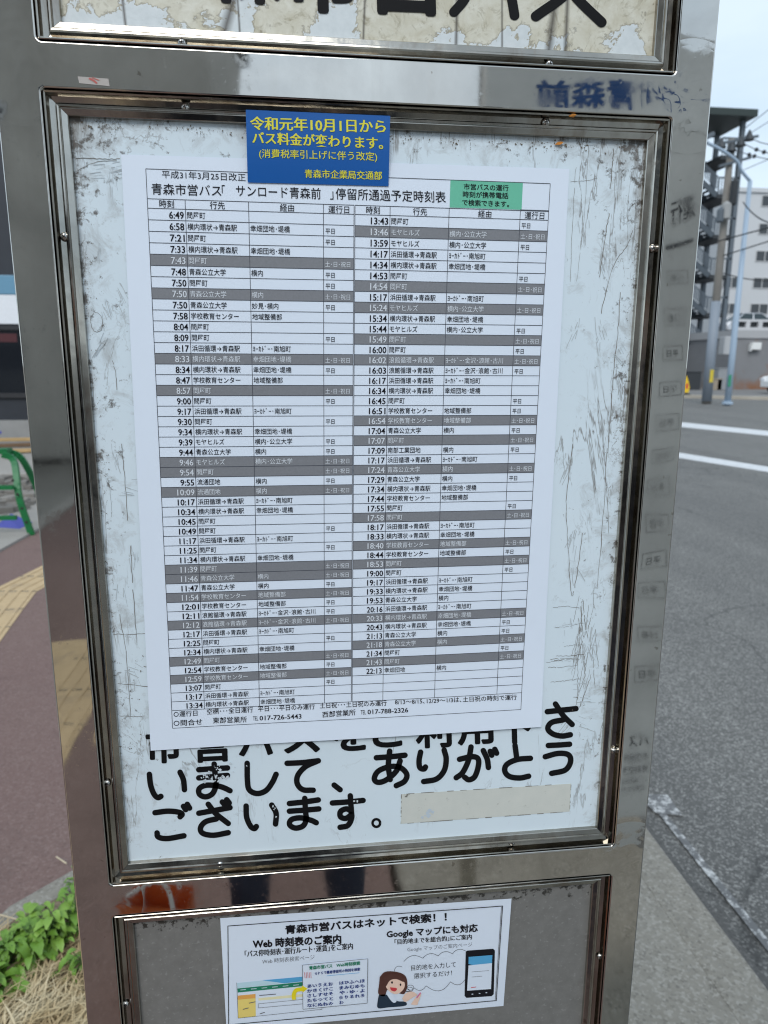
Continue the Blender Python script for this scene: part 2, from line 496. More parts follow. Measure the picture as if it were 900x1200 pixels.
ASPH = ground_mat('asphalt', (0.100, 0.098, 0.092, 1), (0.15, 0.147, 0.138, 1), 60, (0.48, 0.47, 0.44, 1), 0.55, blot=(0.088, 0.086, 0.082, 1), bump=0.5)
GUTTER = ground_mat('gutter_asphalt', (0.085, 0.083, 0.08, 1), (0.13, 0.128, 0.122, 1), 80, (0.22, 0.21, 0.20, 1), 0.4)
REDASPH = ground_mat('red_brown_asphalt', (0.140, 0.088, 0.076, 1), (0.20, 0.134, 0.117, 1), 45, (0.28, 0.21, 0.19, 1), 0.35, blot=(0.15, 0.088, 0.08, 1))
CONC = ground_mat('worn_concrete', (0.17, 0.155, 0.13, 1), (0.30, 0.28, 0.24, 1), 26, (0.42, 0.40, 0.36, 1), 0.45, blot=(0.21, 0.19, 0.15, 1))
KERBC = ground_mat('kerb_concrete', (0.28, 0.26, 0.235, 1), (0.37, 0.35, 0.32, 1), 50)
SOIL = ground_mat('dry_soil', (0.12, 0.088, 0.058, 1), (0.24, 0.185, 0.12, 1), 30, (0.36, 0.29, 0.20, 1), 0.5, bump=0.6, bd=0.02)
GRAVEL = ground_mat('gravel_lot', (0.17, 0.16, 0.14, 1), (0.32, 0.30, 0.27, 1), 14, (0.42, 0.41, 0.39, 1), 0.6, bump=0.6, bd=0.03)
def worn_paint(name, c, lo, hi):
    k = Mat(name, c, 0.6)
    cc = k.mix(k.rmp(k.noise(34, 7, 0.7), lo, hi), (0.13, 0.13, 0.13, 1), k.mix(k.noise(5, 3), tuple(x * 0.85 for x in c[:3]) + (1,), c))
    k.color(cc); return k.m
LINEP = worn_paint('road_paint', (0.70, 0.71, 0.72, 1), 0.32, 0.46)
LINEW = worn_paint('worn_road_paint', (0.56, 0.56, 0.55, 1), 0.50, 0.60)
def tactm():
    k = Mat('tactile_yellow', (0.50, 0.365, 0.20, 1), 0.75)
    c = k.mix(k.noise(18, 6, 0.65), (0.40, 0.285, 0.155, 1), (0.58, 0.43, 0.25, 1))
    c = k.mix(k.math('MULTIPLY', k.rmp(k.noise(5, 7, 0.7, 0.5), 0.52, 0.68), 0.5), c, (0.24, 0.18, 0.13, 1))
    k.color(c); return k.m
TACT = tactm()

RZ = -0.12
structure(MB().poly([(-500, -500, -0.2), (500, -500, -0.2), (500, 800, -0.2), (-500, 800, -0.2)]).build('ground', GRAVEL))
# the carriageway
structure(MB().slab([(0.9, -60), (40, -60), (40, 26), (22, 29.5), (16.5, 33.2), (-14, 60), (-20, 44), (-6, 24), (-0.3, 9), (0.8, 4)], -0.19, RZ).build('road', ASPH))
structure(MB().slab([(0.9, -20), (1.33, -20), (1.33, 3), (0.9, 6)], RZ - 0.02, RZ + 0.004).build('road_gutter', GUTTER))
ml = MB()
for (a, b, c, d) in (((796, 494.5), (910, 506), (910, 511.5), (796, 500)), ((790, 529.5), (910, 548.5), (910, 554.5), (790, 535.5))):
    ml.prism([gnd(*p, RZ + 0.008) for p in (a, b, c, d)], (0, 0, -0.006))
structure(ml.build('lane_marking', LINEP))
em = MB()
em.prism([(1.330, -12, RZ + 0.008), (1.350, -12, RZ + 0.008), (1.418, 1.62, RZ + 0.008), (1.392, 1.62, RZ + 0.008)], (0, 0, -0.005))
em.prism([(1.385, 1.62, RZ + 0.0085), (1.47, 1.60, RZ + 0.0085), (1.48, 1.72, RZ + 0.0085), (1.36, 1.74, RZ + 0.0085)], (0, 0, -0.005))
structure(em.build('edge_marking', LINEW))
# near footway (red-brown asphalt) with a concrete verge along the kerb
structure(MB().slab([(-2.35, -30), (0.4, -30), (0.4, 0.4), (-0.2, 1.6), (0.1, 5), (-0.9, 9), (-6.6, 24), (-8.4, 23), (-2.12, 6.2), (-2.18, 5.2)], -0.15, 0.0).build('footway', REDASPH))
vm = MB()
vm.slab([(1.215, -30), (1.215, 2.0), (0.95, 5.5), (0.2, 8.6), (-0.75, 9), (0.10, 5), (-0.16, 1.62), (-0.40, 1.52), (-0.54, 1.40), (-0.66, 1.28), (-0.73, 1.10), (-0.74, 0.3), (0.05, 0.0), (0.42, -0.9), (0.42, -30)], -0.19, 0.006)
structure(vm.build('verge', CONC, bevel=0.012))
km = MB()
km.slab([(1.10, -30), (1.225, -30), (1.225, 2.0), (1.10, 2.0)], -0.19, 0.012)
structure(km.build('kerb', CONC, bevel=0.015))
structure(MB().slab([(-0.70, 1.08), (-0.62, 1.22), (-0.50, 1.31), (-0.36, 1.36), (-0.1, 1.40), (0.15, 1.2), (0.2, 0.25), (-0.68, 0.25)], -0.1, 0.012).build('soil_bed', SOIL))
structure(MB().slab([(-2.18, 5.2), (-2.12, 6.2), (-2.6, 7.6), (-8.6, 23), (-9.2, 22.6), (-3.0, 7.4), (-2.56, 6.0), (-2.42, 3.4), (-2.35, -30), (-2.6, -30), (-2.62, 3.0), (-2.66, 5.0)][0:8] + [(-2.42, 3.4), (-2.2, 3.4)], -0.15, 0.02).build('footway_edging', KERBC))
structure(MB().slab([(-2.45, -30), (-2.35, -30), (-2.2, 3.4), (-2.40, 3.4)], -0.15, 0.021).build('footway_edging', KERBC))
structure(MB().slab([(-40, -8), (-2.46, -8), (-2.44, 3.4), (-2.57, 6.0), (-3.0, 7.4), (-9.2, 22.6), (-40, 40)], -0.19, -0.01).build('gravel_lot', GRAVEL))
# tactile paving strip with raised bars
path = [Vector(p) for p in ((-0.62, -6.0), (-0.90, -2.0), (-1.66, 3.75), (-1.70, 4.12), (-1.56, 4.75), (-1.1, 6.6))]
tm = MB()
def offs(P, d):
    out = []
    for i, p in enumerate(P):
        t = (P[min(i + 1, len(P) - 1)] - P[max(i - 1, 0)]).normalized()
        out.append(p + Vector((-t.y, t.x)) * d)
    return out
for d0, d1, z0, z1 in [(-0.15, 0.15, -0.02, 0.004)] + [(-0.115 + 0.075 * i - 0.011, -0.115 + 0.075 * i + 0.011, 0.003, 0.009) for i in range(4)]:
    A, B = offs(path, d0), offs(path, d1)
    for i in range(len(path) - 1):
        tm.slab([tuple(A[i]), tuple(A[i + 1]), tuple(B[i + 1]), tuple(B[i])], z0, z1)
tm.slab([(-1.25, -3.2), (-0.95, -3.2), (-0.95, -2.15), (-1.25, -2.15)], -0.02, 0.005)
tm.slab([(-0.65, -3.2), (-0.35, -3.2), (-0.35, -2.15), (-0.65, -2.15)], -0.02, 0.005)
structure(tm.build('tactile_paving', TACT))
jm = MB(); PL, PR = offs(path, -0.15), offs(path, 0.15)
for i in range(len(path) - 1):
    n_ = max(1, int((path[i + 1] - path[i]).length / 0.3))
    for q in range(n_):
        a, b = PL[i].lerp(PL[i + 1], q / n_), PR[i].lerp(PR[i + 1], q / n_); t_ = (path[i + 1] - path[i]).normalized() * 0.003
        jm.slab([tuple(a - t_), tuple(b - t_), tuple(b + t_), tuple(a + t_)], 0.0, 0.0065)
structure(jm.build('tactile_joint', GUTTER))
# far footway and its kerb
structure(MB().slab([(40, 26.6), (22.3, 30.1), (16.8, 33.8), (-14, 60.6), (-14, 90), (90, 90), (90, 10)], -0.19, 0.0).build('far_footway', ground_mat('far_paving', (0.16, 0.155, 0.15, 1), (0.22, 0.215, 0.21, 1), 3, bump=0.1)))
structure(MB().slab([(40, 26), (22, 29.5), (16.5, 33.2), (-14, 60), (-14, 60.6), (16.8, 33.8), (22.3, 30.1), (40, 26.6)], -0.19, 0.015).build('far_kerb', ground_mat('far_kerb_tan', (0.36, 0.32, 0.26, 1), (0.46, 0.42, 0.36, 1), 2, bump=0.1)))

# ================================================================== BUS STOP SIGN
SGN = thing('bus_stop_sign', 'polished stainless steel bus stop sign frame holding a scratched white timetable panel', 'bus stop sign', (0.2, 0.02, 0.0))
def W(x, z): return (x, z + Z0)          # board metres -> world x, z
XS = [-0.0265, 0.0, 0.404, 0.431]
ZS = [-0.460, -0.430, -0.0272, 0.0, 0.5546, 0.5805, 0.900, 0.927]
def frame_mesh():
    bm = bmesh.new()
    cells = {(i, j) for i in range(3) for j in range(7)} - {(1, 1), (1, 3), (1, 5)}
    V = {}
    def vert(i, j, y):
        k = (i, j, y)
        if k not in V: V[k] = bm.verts.new((XS[i], y, ZS[j] + Z0))
        return V[k]
    YB = 0.048
    for (i, j) in cells:
        q = [(i, j), (i + 1, j), (i + 1, j + 1), (i, j + 1)]
        bm.faces.new([vert(*c, 0.0) for c in q])
        bm.faces.new([vert(*c, YB) for c in q[::-1]])
        for (da, db, a, b) in ((0, -1, q[0], q[1]), (1, 0, q[1], q[2]), (0, 1, q[2], q[3]), (-1, 0, q[3], q[0])):
            if (i + da, j + db) not in cells:
                bm.faces.new([vert(*a, 0.0), vert(*a, YB), vert(*b, YB), vert(*b, 0.0)])
    bmesh.ops.recalc_face_normals(bm, faces=bm.faces)
    # round the corners of the openings and the outer edges
    eds = []
    for e in bm.edges:
        if len(e.link_faces) == 2 and e.calc_face_angle() > 0.5:
            p, q = e.verts[0].co, e.verts[1].co
            if abs(p.y - q.y) > 0.01: eds.append(e)
    bmesh.ops.bevel(bm, geom=eds, offset=0.0032, segments=4, profile=0.5, affect='EDGES')
    me = bpy.data.meshes.new('main_frame'); bm.to_mesh(me); bm.free()
    return me
fme = frame_mesh()
fme.materials.append(STEEL)
fme.transform(Matrix.Translation(SGN.location).inverted())
fo = bpy.data.objects.new('main_frame', fme); col.objects.link(fo); fo.parent = SGN
bv = fo.modifiers.new('bevel', 'BEVEL'); bv.width = 0.0022; bv.segments = 4; bv.limit_method = 'ANGLE'; bv.angle_limit = R_(50)
bv.harden_normals = False
for p in fme.polygons: p.use_smooth = True
wn = fo.modifiers.new('normals', 'WEIGHTED_NORMAL'); wn.keep_sharp = False
for xx in (XS[0] + 0.0135, XS[3] - 0.0135):
    MB().box(xx - 0.0125, xx + 0.0125, 0.012, 0.037, 0.06, ZS[0] + Z0 + 0.001).build('leg', STEEL, SGN, bevel=0.002)
MB().box(-0.09, 0.49, -0.13, 0.18, -0.05, 0.06).build('concrete_base', KERBC, SGN, bevel=0.015)
MB().box(XS[0] + 0.004, XS[3] - 0.004, 0.0485, 0.0505, ZS[0] + Z0 + 0.004, ZS[-1] + Z0 - 0.004).build('rear_sheet', TRIM, SGN)

PROF = [(0.0009, 0.0165), (0.0009, 0.0006), (0.0014, 0.0002), (0.0021, 0.0006), (0.0024, 0.0065), (0.0061, 0.0078), (0.0066, 0.0045), (0.0074, 0.0036), (0.0084, 0.0038),
        (0.0089, 0.0050), (0.0094, 0.0050), (0.0126, 0.0060), (0.0130, 0.0065), (0.0132, 0.0110)]
def trim(x0, x1, z0, z1, screws, name):
    mb = MB()
    n = len(PROF)
    # four mitred lengths, each its own faces so that the mitres show
    cor = [((x0, z0), (1, 1)), ((x1, z0), (-1, 1)), ((x1, z1), (-1, -1)), ((x0, z1), (1, -1))]
    for s in range(4):
        (ax, az), (adx, adz) = cor[s]; (bx, bz), (bdx, bdz) = cor[(s + 1) % 4]
        vs = []
        g = 0.00012
        tx, tz = (bx - ax), (bz - az); L = math.hypot(tx, tz); tx /= L; tz /= L
        for (o, d) in PROF: vs.append((ax + adx * o + tx * g, d, az + adz * o + Z0 + tz * g))
        for (o, d) in PROF: vs.append((bx + bdx * o - tx * g, d, bz + bdz * o + Z0 - tz * g))
        mb.add(vs, [(i, i + 1, n + i + 1, n + i) for i in range(n - 1)])
    t = mb.build(name, TRIM, SGN, fix=False)
    # back closing strip, so that the gap between trim and frame is dark
    bk = MB()
    for (a0, a1, b0, b1) in ((x0, x1, z0, z0 + 0.006), (x0, x1, z1 - 0.006, z1), (x0, x0 + 0.006, z0 + 0.006, z1 - 0.006), (x1 - 0.006, x1, z0 + 0.006, z1 - 0.006)):
        bk.box(a0, a1, 0.0175, 0.019, b0 + Z0, b1 + Z0)
    bk.build('gap_backing', DARKSLOT, SGN)
    for (px, py) in screws:
        c = at(px, py, 0.0052)
        sm = MB()
        sm.lathe((c.x, 0.0062, c.z), [(0.0028, 0), (0.0027, 0.0008), (0.0022, 0.0017), (0.0013, 0.0023), (0.0004, 0.0025)], 14, (0, -1, 0))
        so = sm.build('screw', SCREW, t, smooth=True)
        an = random.random() * 3
        cm = MB()
        for q in (an, an + math.pi / 2):
            dx, dz = math.cos(q), math.sin(q)
            cm.obox((c.x, 0.0039, c.z), (dx * 0.0014, 0, dz * 0.0014), (0, 0.0002, 0), (-dz * 0.0003, 0, dx * 0.0003))
        # slot sits inside the screw's mesh
        so.data.materials.append(DARKSLOT)
        b = bmesh.new(); b.from_mesh(so.data); nf = len(b.faces)
        M = Matrix.Translation(SGN.location).inverted()
        vv = [b.verts.new(M @ Vector(v)) for v in cm.v]
        for f in cm.f:
            nfc = b.faces.new([vv[i] for i in f]); nfc.material_index = 1
        b.to_mesh(so.data); b.free()
    return t
trim(0, 0.404, ZS[3], ZS[4], [(75.5, 277), (765, 291), (217, 125), (640, 143), (125.5, 918), (719, 880), (258, 1013), (600, 988)], 'timetable_trim')
trim(0, 0.404, ZS[5], ZS[6], [(213, 49.5), (644, 75)], 'header_trim')
trim(0, 0.404, ZS[1], ZS[2], [(147.5, 1177), (703, 1121)], 'lower_trim')
PY = 0.0095
def panel(z0, z1, name, m_):
    return MB().box(0.0118, 0.3922, PY, PY + 0.003, z0 + Z0 + 0.0118, z1 + Z0 - 0.0118).build(name, m_, SGN)
hp = panel(ZS[5], ZS[6], 'header_panel', HEADER)
tp = panel(ZS[3], ZS[4], 'timetable_panel', PANEL)
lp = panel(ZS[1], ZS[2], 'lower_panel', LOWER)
SP = surf(PY)

# header lettering (only its feet show in the photograph)
hb = MB()
def big(mb, body, cx, foot, h, wd, off, dl=0.0003):
    put_text(mb, SP, body, (cx - wd / 2, foot - 0.02 * wd), (cx + wd / 2, foot + 0.02 * wd), h, off, 4, dl, base=0.0)
for body, cx, foot, h, wd in (('青', 190, -18, 100, 82), ('森', 286, -7, 100, 88), ('市', 379, 4, 104, 84), ('営', 476, 6, 104, 78)):
    big(hb, body, cx, foot, h, wd, 0.032)
for pts in ([(563, -60), (556, -30), (545, -2), (532, 14)], [(583, -62), (594, -30), (600, 0), (603, 18)], [(612, -72), (619, -60)], [(626, -76), (633, -64)]):
    stroke(hb, SP, pts, 11.5, 0.0003)
for pts in ([(632, -72), (690, -68)], [(692, -68), (684, -40), (664, -8), (628, 19)], [(666, -14), (682, 4), (705, 26)]):
    stroke(hb, SP, pts, 12, 0.0003)
hb.build('header_lettering', PAINTBLK, hp, fix=False)

# hand-cut rounded lettering of the lower message, traced stroke by stroke
kb = MB()
ZA = lambda p: (160 + p[0] * 0.3, 830 + p[1] * 0.3)
ZB = lambda p: (420 + p[0] * 0.3, 810 + p[1] * 0.3)
SA = [
 [(50, 258), (55, 300), (68, 335), (83, 349), (95, 344)], [(170, 250), (183, 280), (187, 318)],
 [(243, 240), (300, 236), (355, 233)], [(243, 272), (300, 267), (355, 262)],
 [(303, 218), (308, 270), (310, 300), (297, 333), (270, 346), (246, 336), (245, 314), (270, 301), (310, 302), (340, 310), (365, 322)],
 [(432, 215), (433, 280), (440, 318), (470, 333), (505, 322), (530, 290), (545, 258)],
 [(588, 215), (650, 212), (710, 205)], [(705, 207), (660, 228), (630, 262), (628, 295), (650, 318), (690, 320)],
 [(772, 300), (795, 318)],
 [(72, 408), (120, 402), (160, 405), (178, 413), (170, 424)], [(80, 487), (85, 503), (120, 509), (185, 498)], [(183, 383), (192, 396)], [(198, 375), (207, 390)],
 [(243, 410), (300, 400), (365, 388)], [(280, 375), (310, 412), (358, 450)], [(312, 432), (270, 443), (250, 466), (258, 488), (300, 496), (358, 486)], [(335, 366), (345, 378)], [(352, 357), (362, 370)],
 [(428, 382), (430, 425), (445, 460), (460, 470), (468, 462)], [(528, 378), (545, 410), (543, 452)],
 [(597, 372), (655, 366), (710, 358)], [(597, 402), (655, 398), (712, 393)],
 [(657, 352), (660, 400), (662, 435), (650, 460), (620, 468), (598, 455), (605, 435), (640, 428), (680, 437), (702, 447)],
 [(765, 370), (825, 366), (885, 360)], [(835, 342), (839, 400), (840, 430), (825, 458), (795, 465)], [(838, 402), (820, 393), (797, 403), (797, 424), (818, 430), (838, 416)]]
SB = [
 [(738, 80), (795, 74), (850, 68)], [(770, 50), (800, 95), (835, 130)], [(800, 112), (755, 122), (740, 146), (760, 167), (795, 175), (828, 170)],
 [(70, 260), (125, 256), (182, 250)], [(122, 234), (117, 290), (124, 345)], [(163, 272), (148, 312), (110, 346), (77, 356), (62, 342), (78, 312), (125, 294), (165, 299), (189, 325), (180, 352), (148, 369)],
 [(243, 238), (237, 270), (240, 298), (256, 304), (262, 296)], [(335, 230), (343, 265), (335, 310), (305, 343), (255, 353)],
 [(395, 266), (440, 256), (466, 262), (469, 290), (455, 333), (432, 346), (415, 336)], [(440, 218), (430, 270), (407, 318), (382, 338)], [(488, 232), (503, 265), (508, 298)], [(515, 235), (521, 250)], [(533, 227), (540, 242)],
 [(612, 212), (618, 257)], [(672, 262), (620, 267), (580, 286), (572, 312), (590, 333), (630, 339), (665, 332)],
 [(742, 212), (785, 210), (825, 207)], [(730, 256), (780, 243), (820, 248), (829, 275), (808, 308), (755, 321)]]
for q in SA: stroke(kb, SP, [ZA(p) for p in q], 6.5)
for q in SB: stroke(kb, SP, [ZB(p) for p in q], 6.5)
ring = [ZB((70 + 15 * math.cos(2 * math.pi * k / 16), 515 + 15 * math.sin(2 * math.pi * k / 16))) for k in range(17)]
stroke(kb, SP, ring, 3.0, caps=False, smooth=False)
for body, cx, foot in (('市', 192.5, 890), ('営', 249, 888.5), ('バ', 301, 884), ('ス', 354, 880), ('を', 411, 877), ('ご', 458, 873), ('利', 508.5, 872), ('用', 557.5, 868), ('下', 604, 867)):
    put_text(kb, SP, body, (cx - 20, foot + 1), (cx + 20, foot - 1), 41, 0.03, 4, 0.0003, base=0.0)
kb.build('message_lettering', PAINTBLK, tp, fix=False)
# chips in the lettering and scratches in the enamel
CHIP = plain('chipped_enamel', rgb(204, 214, 220), 0.5)
cmk = MB()
def blot(mb, S, cx, cy, r, lift, n=9):
    ph = random.random() * 6
    patch(mb, S, [(cx + r * random.uniform(.45, 1.25) * math.cos(2 * math.pi * k / n + ph), cy + r * random.uniform(.45, 1.25) * math.sin(2 * math.pi * k / n + ph)) for k in range(n)], lift)
for k in range(46):
    cx, cy = ZA((random.gauss(312, 26), random.gauss(268, 20)))
    blot(cmk, SP, cx, cy, random.uniform(0.4, 2.0), 0.00040 + 0.000004 * k)
for k, (x, y) in enumerate(((253, 272), (262, 262), (270, 278), (533, 383), (541, 390), (537, 396), (850, 362), (862, 364), (545, 425), (430, 225))):
    cx, cy = ZA((x, y)); blot(cmk, SP, cx, cy, random.uniform(0.8, 1.8), 0.00060 + 0.000004 * k)
tag(cmk.build('paint_chips', CHIP, tp, fix=False), kind='stuff')
SCR = plain('dirty_scratch', rgb(122, 118, 112), 0.8, var=0.35, scale=400)
scm = MB()
Z7 = lambda x, y: (700 + x * 0.25, 250 + y * 0.25)
Z8 = lambda x, y: (640 + x * 0.5664, 520 + y * 0.5664)
Z2 = lambda x, y: (x * 0.23346, 640 + y * 0.23346)
LS = [([(719.5, 174), (718, 190), (715.5, 220)], 1.0), ([Z7(57, 0), Z7(35, 120), Z7(10, 300)], 1.1), ([Z7(165, 80), Z7(140, 150), Z7(70, 260), Z7(10, 500)], 0.9), ([Z7(107, 370), Z7(96, 560), Z7(75, 760), Z7(45, 1180)], 1.0),
      ([Z8(55, 0), Z8(42, 120), Z8(45, 200), Z8(52, 310), Z8(62, 280), Z8(80, 150)], 1.0), ([Z8(126, 10), Z8(118, 150), Z8(106, 300)], 0.9), ([Z8(86, 20), Z8(86, 100)], 1.1), ([Z8(40, 110), Z8(44, 200)], 1.6),
      ([Z2(655, 0), Z2(670, 250), Z2(690, 530)], 1.0), ([Z2(600, 340), Z2(635, 560), Z2(655, 860)], 1.0), ([Z2(700, 700), Z2(715, 1040)], 0.9), ([Z2(685, 980), Z2(665, 1100)], 1.0),
      ([Z2(570, 442), Z2(650, 444), Z2(735, 438)], 0.9), ([Z2(590, 690), Z2(660, 696), Z2(740, 705)], 1.0), ([Z2(590, 850), Z2(660, 856), Z2(725, 852)], 1.0), ([Z2(590, 795), Z2(720, 805)], 0.9), ([Z2(590, 900), Z2(700, 912)], 0.8),
      ([(140, 727), (170, 731)], 0.8), ([(89, 185), (120, 186), (140, 186)], 1.2), ([(91, 200), (112, 190), (140, 188)], 0.9), ([(132, 423), (136, 440), (137, 460)], 1.3), ([(142, 520), (146, 560), (150, 610)], 1.3),
      ([(126, 600), (140, 603)], 1.2), ([(107, 364), (118, 370), (119, 386), (110, 388), (106, 374), (112, 364)], 0.8), ([(675, 196), (672, 240), (668, 330)], 0.8), ([(690, 170), (684, 260), (676, 330)], 0.7),
      ([(668, 213), (684, 212), (700, 209)], 0.5)]
for k in range(26):
    x, y = Z8(random.uniform(62, 104), random.uniform(285, 480)); a = random.uniform(-0.35, 0.15)
    L_ = random.uniform(15, 62)
    LS.append(([(x, y), (x + L_ * math.sin(a) * 0.5 + random.uniform(-1, 1), y + L_ * 0.5), (x + L_ * math.sin(a), y + L_)], random.uniform(0.4, 0.8)))
for k in range(10):
    x, y = Z8(random.uniform(0, 40), random.uniform(330, 500))
    LS.append(([(x, y), (x + 14, y + random.uniform(-3, 1)), (x + random.uniform(25, 40), y - random.uniform(0, 5))], random.uniform(0.4, 0.8)))
for k in range(6):
    x = random.choice([random.uniform(95, 150), random.uniform(660, 735)]); y = random.uniform(180, 760)
    LS.append(([(x, y), (x + random.uniform(-4, 3), y + random.uniform(8, 30)), (x + random.uniform(-7, 4), y + random.uniform(30, 70))], random.uniform(0.35, 0.6)))
def inside(p):
    q = at(p[0], p[1], PY); return 0.0135 < q.x < 0.3905 and 0.012 < q.z - Z0 < 0.541
for pts, wd in LS:
    P = [p for p in spline(pts, 8) if inside(p)]
    if len(P) < 3: continue
    P = [p + Vector((random.uniform(-.5, .5), random.uniform(-.5, .5))) for p in P]
    # broken into dashes, as a dry scratch is
    i = 0
    while i < len(P) - 2:
        L_ = random.randint(2, 7)
        seg = P[i:i + L_ + 1]
        if len(seg) > 1: stroke(scm, SP, seg, wd * random.uniform(.35, .8), 0.00018, smooth=False, caps=False)
        i += L_ + (1 if random.random() < 0.18 else 0)
tag(scm.build('scratches', SCR, tp, fix=False), kind='stuff')
SCF = plain('grey_scuff', rgb(184, 192, 196), 0.7, var=0.2, scale=300)
sfm = MB()
for k in range(40):
    if k % 3 == 0: cx, cy = random.uniform(88, 150), random.uniform(170, 800)
    elif k % 3 == 1: cx, cy = random.uniform(664, 742), random.uniform(190, 830)
    else: cx, cy = random.choice([(random.uniform(100, 740), random.uniform(150, 178)), (random.uniform(128, 160), random.uniform(640, 860)), (random.uniform(660, 700), random.uniform(640, 860))])
    ang = random.gauss(0, 0.25) if k % 4 else random.gauss(1.5, 0.2)
    for q in range(random.randint(3, 10)):
        x0_, y0_ = cx + random.gauss(0, 3.5), cy + random.gauss(0, 7); L_ = random.uniform(4, 22)
        a2 = ang + random.gauss(0, 0.12)
        P = [Vector((x0_ + L_ * t * math.sin(a2) + random.uniform(-.3, .3), y0_ + L_ * t * math.cos(a2))) for t in (0, .33, .66, 1)]
        if all(inside(p) for p in P): stroke(sfm, SP, P, random.uniform(.25, .9), 0.00012 + 0.000003 * k + 0.0000002 * q, smooth=False, caps=False)
tag(sfm.build('scuffs', SCF, tp, fix=False), kind='stuff')
# dirt and rust flecks: dark clotted grime under the upper lip and at the sides
gr = MB()
for k in range(330):
    s_ = random.random()
    if s_ < 0.45:
        t = random.random(); x = 90 + t * 655; y = 142.5 + t * 28 + abs(random.gauss(0, 5)); r = random.uniform(0.5, 2.4)
    elif s_ < 0.7:
        t = random.random(); y = 150 + t * 700; x = 85 + t * 55 + abs(random.gauss(0, 7)); r = random.uniform(0.4, 1.5)
    elif s_ < 0.85:
        t = random.random(); y = 180 + t * 500; x = 749 - t * 30 - abs(random.gauss(0, 12)); r = random.uniform(0.3, 1.2)
    else:
        x, y = random.choice([(150, 700), (165, 775), (158, 806), (350, 165), (600, 176), (676, 836), (682, 866), (158, 862), (131, 656)])
        x += random.gauss(0, 7); y += random.gauss(0, 9); r = random.uniform(0.5, 2.2)
    if not inside((x, y)): continue
    for q in range(3):
        blot(gr, SP, x + random.gauss(0, r * 1.6), y + random.gauss(0, r * 0.9), r * random.uniform(.15, .55), 0.00022 + 0.0000004 * (3 * k + q), 7)
tag(gr.build('grime_flecks', plain('grime', rgb(104, 94, 80), 0.9, var=0.4, scale=300), tp, fix=False), kind='stuff')

# ================================================================== TIMETABLE SHEET
DT = 0.0090
BOX = dict(TL=(171, 198), TR=(644.6, 215.4), BL=(202.5, 852.5), BR=(609.7, 830.3))
BP = {k: at(*v, DT) for k, v in BOX.items()}
def bulge(u, v):
    e = max(0.0, v - 0.80)
    return 0.0003 + 0.0006 * math.sin(math.pi * min(1, max(0, u))) * (0.4 + 0.6 * v) + 0.03 * e * e * (0.6 + 0.5 * u) + 0.00035 * math.sin(7 * u + 3 * v) * v
def MT(u, v, lift=0.0):
    p = (BP['TL'] * (1 - u) + BP['TR'] * u) * (1 - v) + (BP['BL'] * (1 - u) + BP['BR'] * u) * v
    return Vector((p.x, DT - bulge(u, v) - lift, p.z))
# photo pixel -> u, v on the sheet (the sheet's corners form very nearly a rectangle)
def to_uv(px, py):
    q = at(px, py, DT)
    u, v = 0.5, 0.5
    for _ in range(6):
        p = (BP['TL'] * (1 - u) + BP['TR'] * u) * (1 - v) + (BP['BL'] * (1 - u) + BP['BR'] * u) * v
        du = (BP['TR'] - BP['TL']) * (1 - v) + (BP['BR'] - BP['BL']) * v
        dv = (BP['BL'] - BP['TL']) * (1 - u) + (BP['BR'] - BP['TR']) * u
        det = du.x * dv.z - du.z * dv.x
        ex, ez = q.x - p.x, q.z - p.z
        u += (ex * dv.z - ez * dv.x) / det; v += (du.x * ez - du.z * ex) / det
    return u, v
def STT(px, py, lift=0.0):
    u, v = to_uv(px, py); return MT(u, v, lift)
tt = thing('timetable_sheet', 'large white printed bus timetable sheet with grey and white rows on the middle panel', 'timetable', (0.19, 0.01, 1.38))
cor = [to_uv(*p) for p in ((142, 181), (667, 198), (633.5, 850.5), (177, 878.5))]
sm = MB(); NU, NV = 24, 34
def quv(a, b):
    A = [cor[0][i] * (1 - a) + cor[1][i] * a for i in (0, 1)]; B = [cor[3][i] * (1 - a) + cor[2][i] * a for i in (0, 1)]
    return A[0] * (1 - b) + B[0] * b, A[1] * (1 - b) + B[1] * b
for side in (0.0, -0.00012):
    b0 = len(sm.v)
    sm.v += [tuple(MT(*quv(i / NU, j / NV), side)) for j in range(NV + 1) for i in range(NU + 1)]
    for j in range(NV):
        for i in range(NU):
            q = [b0 + j * (NU + 1) + i, b0 + j * (NU + 1) + i + 1, b0 + (j + 1) * (NU + 1) + i + 1, b0 + (j + 1) * (NU + 1) + i]
            sm.f.append(q if side == 0.0 else q[::-1])
NB = (NU + 1) * (NV + 1)
per = [(i, 0) for i in range(NU)] + [(NU, j) for j in range(NV)] + [(i, NV) for i in range(NU, 0, -1)] + [(0, j) for j in range(NV, 0, -1)]
pid = [j * (NU + 1) + i for i, j in per]
nr0 = len(sm.v)
sm.v += [sm.v[a] for a in pid] + [sm.v[a + NB] for a in pid]
for i_ in range(len(pid)):
    j_ = (i_ + 1) % len(pid); sm.f.append([nr0 + i_, nr0 + j_, nr0 + len(pid) + j_, nr0 + len(pid) + i_])
sm.fm = [0] * len(sm.f)
pp_ = sm.build('paper', PAPER, tt, smooth=True, fix=False)
for i_, p in enumerate(pp_.data.polygons): p.use_smooth = i_ < NU * NV
YK = 'ﾖｰｶﾄﾞｰ'
A_ = {'t': ('問屋町', ''), 'y': ('横内環状→青森駅', '幸畑団地･堤橋'), 'a': ('青森公立大学', '横内'), 'm': ('青森公立大学', '妙見･横内'), 'g': ('学校教育センター', '地域整備部'),
      'h': ('浜田循環→青森駅', YK + '･南旭町'), 'o': ('モヤヒルズ', '横内･公立大学'), 'r': ('流通団地', '横内'), 'n': ('浪館循環→青森駅', YK + '･金沢･浪館･古川'), 'k': ('南部工業団地', '横内'), 'u': ('幸畑団地', '横内')}
